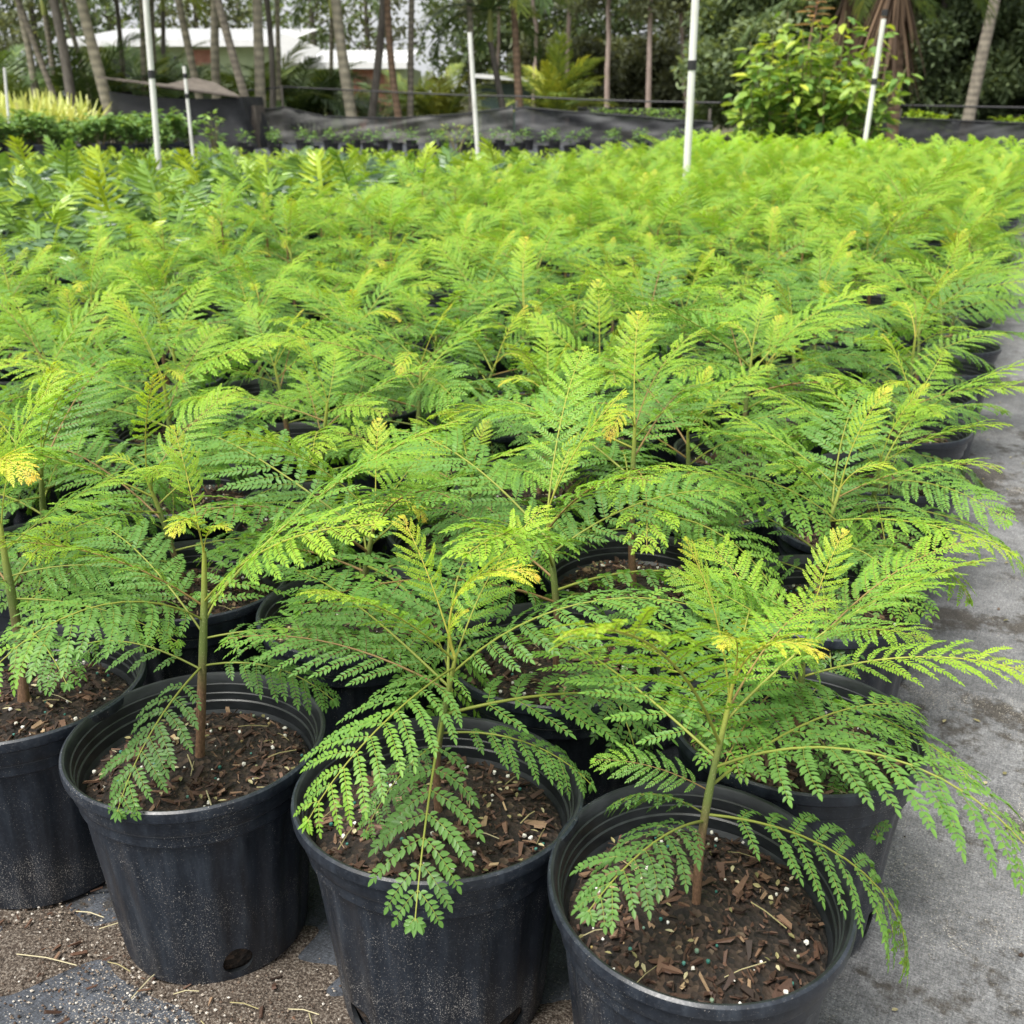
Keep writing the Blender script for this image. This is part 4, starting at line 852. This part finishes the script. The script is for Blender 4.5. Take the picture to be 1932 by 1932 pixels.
for k, (x0, y0, x1, y1, Y, wd, zt, lab) in enumerate(PL):
    palm(x0, y0, x1, y1, Y, wd, zt * (.82 if k % 3 == 1 else 1), lab, 200 + k, ['palm_trunk', 'palm_trunk_pale', 'grey_trunk', 'palm_trunk_brown' if k > 18 else 'palm_trunk_pale'][k % 4], 11)
palm(1693, 0, 1686, 140, 20, 21, 3.1, 'palm with orange-brown trunk and hanging dead fronds behind the big bush', 301, 'palm_trunk_brown', 11, False, True)
palm(1606, 0, 1602, 110, 22, 26, 2.9, 'palm wrapped in dark brown dead fronds behind the bush top', 302, 'palm_trunk_brown', 9, False, True)
palm(1880, 0, 1828, 225, 26, 21, 5.0, 'leaning grey palm trunk near the picture edge, before the dark trees', 303, 'palm_trunk', 12)
def clump(x, Y, n, s, meshes, label, seed, elr=(20, 80), base_r=.35, name='clumping_palm'):
    r_ = np.random.default_rng(seed); g = at(x, 250, Y); t = empty(name, (g[0], Y, .0)); b = B()
    for k in range(max(3, n // 3)): th = k * 2.4; p = np.array([math.cos(th) * base_r, math.sin(th) * base_r, 0]) * r_.uniform(.2, 1); tube(b, [p, p * 1.15 + [0, 0, .7 * s]], [.05, .035], 8)
    b.obj('trunk', M['crownshaft'], t)
    for k in range(n): th = k * 2.4 + r_.normal(0, .2); put_frond(meshes[int(r_.integers(4))], t, (math.cos(th) * base_r * .5, math.sin(th) * base_r * .5, .5 * s * r_.uniform(.4, 1.2)), th, R(r_.uniform(*elr)), s * r_.uniform(.75, 1.1))
    tag(t, label, 'palm', 'bushy palms behind the fences')
clump(832, 31.5, 26, 1.0, PFY, 'yellowish bushy palm clump between the house and the dark green shed', 1)
clump(1050, 35, 26, 1.12, [PFY[0], PFM[0], PFY[2], PFM[2]], 'single small palm with arching fronds, before the pine wood', 2, (28, 88), .05, 'small_palm')
for k, (x, Y, s, lab) in enumerate([(120, 33, 1.0, 'bushy dark palm between the leaning trunks at the left'), (235, 33.5, 1.1, 'bushy palm before the left end of the house'), (330, 35, 1.0, 'bushy palm rising behind the tarp boards'), (445, 33, 1.05, 'bushy palm behind the leaning palm at the end of the tarp stack'),
      (560, 33, 1.1, 'bushy palm before the white gable end'), (612, 35, 1.0, 'bushy palm hiding the wall left of the red boards'), (20, 36, 1.2, 'bushy palm at the far left behind the spiky plants'), (790, 36, 1.0, 'dark bushy palm behind the yellowish clump'), (178, 31.5, 1.15, 'bushy palm at the foot of the thick pale palm'), (288, 34, 1.3, 'bushy palm before the dark house windows'), (388, 36, 1.3, 'bushy palm before the middle of the house wall'), (500, 32.5, 1.2, 'bushy palm around the thickest upright palm'), (590, 34, 1.15, 'bushy palm before the joint of the two roofs'), (80, 32, 1.2, 'bushy palm between the two thick leaning palms'), (715, 36.5, .85, 'bushy palm right of the red boards')]):
    clump(x, Y, 17, s, PFM if k % 2 else PF, lab, 20 + k, (25, 80))

# ------------------------------------------------------------------ house and shed
def house():
    Y = 43.0; g = at(430, 250, Y); t = empty('house', (g[0], Y, 0)); ox = g[0]
    X = lambda x, Yd=Y: at(x, 200, Yd)[0] - ox
    Z = lambda y, Yd=Y: at(966, y, Yd)[2]
    b = B(); box(b, (X(150), .8, 0), (X(545), 9, Z(80))); b.obj('wall', M['wall_green'], t, False)
    b = B(); box(b, (X(545) + .003, .25, 0), (X(765), 8, Z(124))); b.obj('wall', M['wall_green'], t, False)
    def roof(x0, x1, ye, yr, d0, d1, nm='roof'):
        b = B(); n = int((X(x1) - X(x0)) / .23); z0, z1 = Z(ye), at(966, yr, Y + d1)[2]
        for k in range(n):
            a = X(x0) + (X(x1) - X(x0)) * k / n; c = X(x0) + (X(x1) - X(x0)) * (k + 1) / n
            box_ = [(a, d0, z0), (c, d0, z0), (c, d1, z1), (a, d1, z1)]; rib = [(a, d0, z0), (a + .04, d0, z0 + .0), (a + .04, d1, z1), (a, d1, z1)]
            b.add(box_, [(0, 1, 2, 3)]); b.add(np.array(rib) + [0, 0, .045], [(0, 1, 2, 3)]); b.add([(a, d0, z0), (a + .04, d0, z0), (a + .04, d0, z0 + .045), (a, d0, z0 + .045)], [(0, 1, 2, 3)])
            b.add([(a + .04, d0, z0), (a + .04, d1, z1), (a + .04, d1, z1 + .045), (a + .04, d0, z0 + .045)], [(0, 1, 2, 3)])
        o = b.obj(nm, M['roof_white'], t, False); f = B(); box(f, (X(x0), d0 - .06, z0 - .20), (X(x1), d0 - .003, z0 + .02)); f.obj('fascia', M['roof_white'], o, False)
        s = B(); box(s, (X(x0), d0, z0 - .10), (X(x1), d0 + .9, z0 - .05)); s.obj('soffit', M['roof_white'], o, False); return o
    roof(140, 552, 76, 55, .2, 7.0); roof(540, 772, 119, 95, -.4, 5.0)
    b = B(); q = [(X(a), -.75, Z(c)) for a, c in ((545, 119), (588, 119), (615, 99), (615, 92), (562, 68), (528, 65), (528, 88), (545, 91))]; V = np.array(q + [(x, y + .2, z) for x, y, z in q])
    b.add(V, [tuple(range(8)), tuple(range(15, 7, -1))]); b.add(V, [(k, (k + 1) % 8, (k + 1) % 8 + 8, k + 8) for k in range(8)]); b.obj('gable', M['roof_white'], t, False)
    for x0, x1, y0, y1, d, m in [(205, 250, 105, 150, .8, 'glass'), (362, 405, 92, 122, .8, 'red_door'), (300, 340, 100, 150, .8, 'glass'), (595, 640, 140, 185, .25, 'glass')]:
        b = B(); box(b, (X(x0), d - .06, Z(y1)), (X(x1), d - .004, Z(y0))); w_ = b.obj('window', M['wall_green'] if m == 'glass' else M[m], t, False)
        if m == 'glass': b = B(); box(b, (X(x0) + .09, d - .075, Z(y1) + .09), (X(x1) - .09, d - .063, Z(y0) - .09)); b.obj('pane', M['glass'], w_, False)
    b = B(); n = 9
    for k in range(n): a = X(668) + (X(738) - X(668)) * k / n; box(b, (a, .10 + .02 * (k % 2), .0), (a + (X(738) - X(668)) / n - .015, .24, Z(131)))
    b.obj('boarded_door', M['red_door'], t, False)
    tag(t, 'pale green house with white metal roof and red boards behind the palms', 'house')
house()
def shed():
    Y = 38; g = at(960, 250, Y); t = empty('shed', (g[0], Y, 0)); X = lambda x: at(x, 200, Y)[0] - g[0]; Z = lambda y: at(966, y, Y)[2]
    b = B(); box(b, (X(908), 0, 0), (X(1000), 4, Z(158))); b.obj('wall', M['wall_dark'], t, False)
    b = B(); box(b, (X(893), .3, 0), (X(908) - .003, 3.5, Z(160))); b.obj('side_wall', M['wall_green'], t, False)
    b = B(); q = np.array([(X(885), -.3, Z(146)), (X(1012), -.3, Z(155)), (X(1012), 4.3, Z(150)), (X(885), 4.3, Z(141))]); V = np.concatenate([q, q + [0, 0, .12]]); b.add(V, [(0, 3, 2, 1), (4, 5, 6, 7), (0, 1, 5, 4), (1, 2, 6, 5), (2, 3, 7, 6), (3, 0, 4, 7)]); b.obj('roof', M['roof_white'], t, False)
    tag(t, 'small dark green shed with a slanting white roof', 'shed')
shed()

# ------------------------------------------------------------------ trees beyond
def crown(b, clumps, n, size, r_, age=.45, spread=.22, flat=.8):
    for (cx, cy, cz, rx, ry, rz) in clumps:
        d = nrm(r_.normal(size=(n, 3))); rad = r_.uniform(.25, 1.0, n) ** .5; P = np.array([cx, cy, cz]) + d * rad[:, None] * [rx, ry, rz] * r_.uniform(.75, 1.2, (n, 1))
        D = nrm(d * .6 + r_.normal(size=(n, 3)) * .8); ca = np.clip(age + r_.normal(0, spread * .5), 0, 1)
        leaves(b, P, D, nrm(r_.normal(size=(n, 3)) * .7 + [0, 0, .7]), size * r_.uniform(.7, 1.3, n), size * r_.uniform(.35, .55, n), np.clip(ca + r_.normal(0, spread, n), 0, 1), .1, .1)
def tree(x, Y, h, rad, label, seed, mat='dark_tree', low=.1, n=900, size=.22, ncl=18, tr=.18, trunk='grey_trunk', lean=(0, 0), name='broadleaf_tree', cat='tree', group='trees beyond the fences', age=.45):
    r_ = np.random.default_rng(seed); g = at(x, 240, Y); t = empty(name, (g[0], Y, 0)); b, st = B(), B(); cl = []
    pts = np.array([(0, 0, 0), (lean[0] * .3 + r_.normal(0, .1), r_.normal(0, .1), h * .35), (lean[0] * .7, 0, h * .65), (lean[0], lean[1], h * .95)]); tube(st, pts, [tr * 1.25, tr, tr * .7, tr * .25], 10)
    for k in range(ncl):
        th = k * 2.4; z = h * (low + (1 - low) * ((k + .5) / ncl)); q = rad * r_.uniform(.3, .95) * math.sin(math.pi * min(.92, .28 + .68 * (z / h - low) / (1 - low))); c = np.array([math.cos(th) * q + lean[0] * z / h, math.sin(th) * q * .8, z])
        s = rad * r_.uniform(.3, .48); cl.append((*c, s, s, s * .75)); zz = max(.3, z - q * .5); stp = np.array([np.interp(zz, pts[:, 2], pts[:, 0]), 0, zz]); tube(st, [stp, (stp + c) / 2 + [0, 0, .1], c], [tr * .35, tr * .22, tr * .08], 6)
    crown(b, cl, n, size, r_, age); b.obj('crown', M[mat], t); st.obj('trunk', M[trunk], t); tag(t, label, cat, group)
tree(1452, 30, 6.5, 2.0, 'dense grey-green tree just right of the tallest white pole', 401, low=.10, n=1500, size=.2, ncl=24, age=.6)
tree(1490, 33, 7.5, 2.6, 'dark dense tree rising behind the big leafy bush', 402, low=.12, n=1400, size=.2, ncl=24, age=.4)
tree(1600, 34, 8, 2.6, 'dark tree between the two brown-skirted palms', 403, low=.08, n=1400, size=.2, ncl=24, age=.3)
tree(1755, 29, 7, 2.3, 'dense tree between the orange-trunked palm and the leaning grey palm', 404, low=.06, n=1600, size=.17, ncl=26, age=.42)
tree(1870, 31, 7.5, 2.5, 'dense dark tree behind the leaning grey palm', 405, low=.06, n=1600, size=.17, ncl=26, age=.34)
tree(1975, 28, 7.5, 2.4, 'dense tree cut by the right edge of the picture', 406, low=.06, n=1500, size=.17, ncl=26, age=.4)
PN = [(1008, 20, 1008, 195, 47, 7, 'pine with a thin pinkish trunk just left of the small palm'), (1072, 0, 1070, 195, 48, 7.5, 'straight pine trunk above the small palm'), (1153, 0, 1146, 200, 44, 9, 'thick pink-grey pine trunk in the middle of the wood'),
      (1226, 60, 1223, 200, 43, 9.5, 'pale pine trunk whose top bends to the left'), (1286, 70, 1291, 190, 50, 7, 'thin pine trunk just left of the tallest white pole'), (1318, 0, 1314, 190, 48, 8, 'dark pine trunk just right of the tallest white pole'), (941, 0, 938, 180, 50, 6, 'thin grey pine trunk above the dark green shed')]
for k, (x0, y0, x1, y1, Y, wd, lab) in enumerate(PN):
    r_ = np.random.default_rng(500 + k); a, c = at(x0, y0, Y), at(x1, y1, Y); d = (a - c) / (a[2] - c[2]); g = c - d * c[2]; t = empty('pine_tree', g); rad = wd / FPX * Y / 2; h = r_.uniform(9, 12); b = B()
    pts = np.array([d * z for z in np.linspace(0, h, 10)]); pts[:, 0] += r_.normal(0, .05, 10)
    if k == 3: pts = np.array([d * z for z in np.linspace(0, 4.6, 8)] + [d * 5.0 + [-.35, 0, 0], d * 5.25 + [-.8, 0, 0], d * 7 + [-1.6, 0, 0]])
    tube(b, pts, np.linspace(rad * 1.1, rad * .6, len(pts)), 9); b.obj('trunk', M['pine_trunk'], t); cb = B(); cl = []
    for q in range(12): th = q * 2.4; z = h * r_.uniform(.45, 1); cl.append((pts[-1][0] * z / h + math.cos(th) * r_.uniform(.5, 1.8), math.sin(th) * 1.4, z, .9, .9, .5))
    crown(cb, cl, 420, .26, r_, .45); cb.obj('crown', M['pine'], t); tag(t, lab, 'pine tree', 'pines behind the fence')
BT = [(-60, 55, 9, 4), (90, 58, 10, 4.5), (230, 60, 9, 4), (390, 62, 8.5, 3.6), (470, 66, 10, 4), (600, 60, 8.5, 3.6), (700, 64, 9, 4), (905, 62, 10, 4), (1000, 60, 9, 3.8), (1085, 66, 10, 4), (1170, 64, 10, 4.2), (1255, 62, 10, 4), (1340, 58, 10, 4), (1440, 52, 10, 4), (1830, 50, 11, 5), (1700, 52, 11, 5), (1990, 48, 10, 4.5)]
BL = ['tall tree beyond the far left palms', 'broad tree behind the left palms', 'tree above the left end of the house roof', 'tree behind the middle of the house roof', 'tree above the roof beside the sky gap', 'tree behind the white gable', 'round tree above the right end of the house', 'tree in the wood above the dark green shed', 'tree filling the wood behind the small palm', 'tree behind the straight pine',
      'dim tree behind the thick pink-grey pine', 'dim tree behind the pine with the bent top', 'dim tree behind the tallest white pole', 'tall tree behind the big leafy bush', 'tall tree behind the leaning grey palm', 'tall tree above the orange-trunked palm', 'tall tree beyond the right edge of the picture']
for k, ((x, Y, h, rad), lab) in enumerate(zip(BT, BL)):
    tree(x, Y, h, rad, lab, 600 + k, 'dark_tree' if k % 3 else 'pine', low=.14, n=150 if 2 <= k <= 6 else 300, size=.36, ncl=16, tr=.16, age=.30 if 7 <= k <= 12 else .38)
for k, (x, Y) in enumerate([(1010, 54), (1060, 56), (1110, 52), (1165, 55), (1215, 53), (1265, 56), (1320, 52)]):
    tree(x, Y, 3.2, 2.0, ['low dark bush left of the small palm', 'low dark bush behind the small palm', 'low bush right of the small palm', 'low bush at the foot of the thick pink-grey pine', 'low bush beside the bent pine', 'low bush in front of the dim trees', 'low bush near the tallest white pole'][k], 700 + k, 'pine', low=.1, n=520, size=.3, ncl=10, tr=.05, name='bush', cat='bush', group='bushes in the pine wood', age=.3)
print('plants', len(spots), 'lobed', nl, 'objects', len(bpy.data.objects))
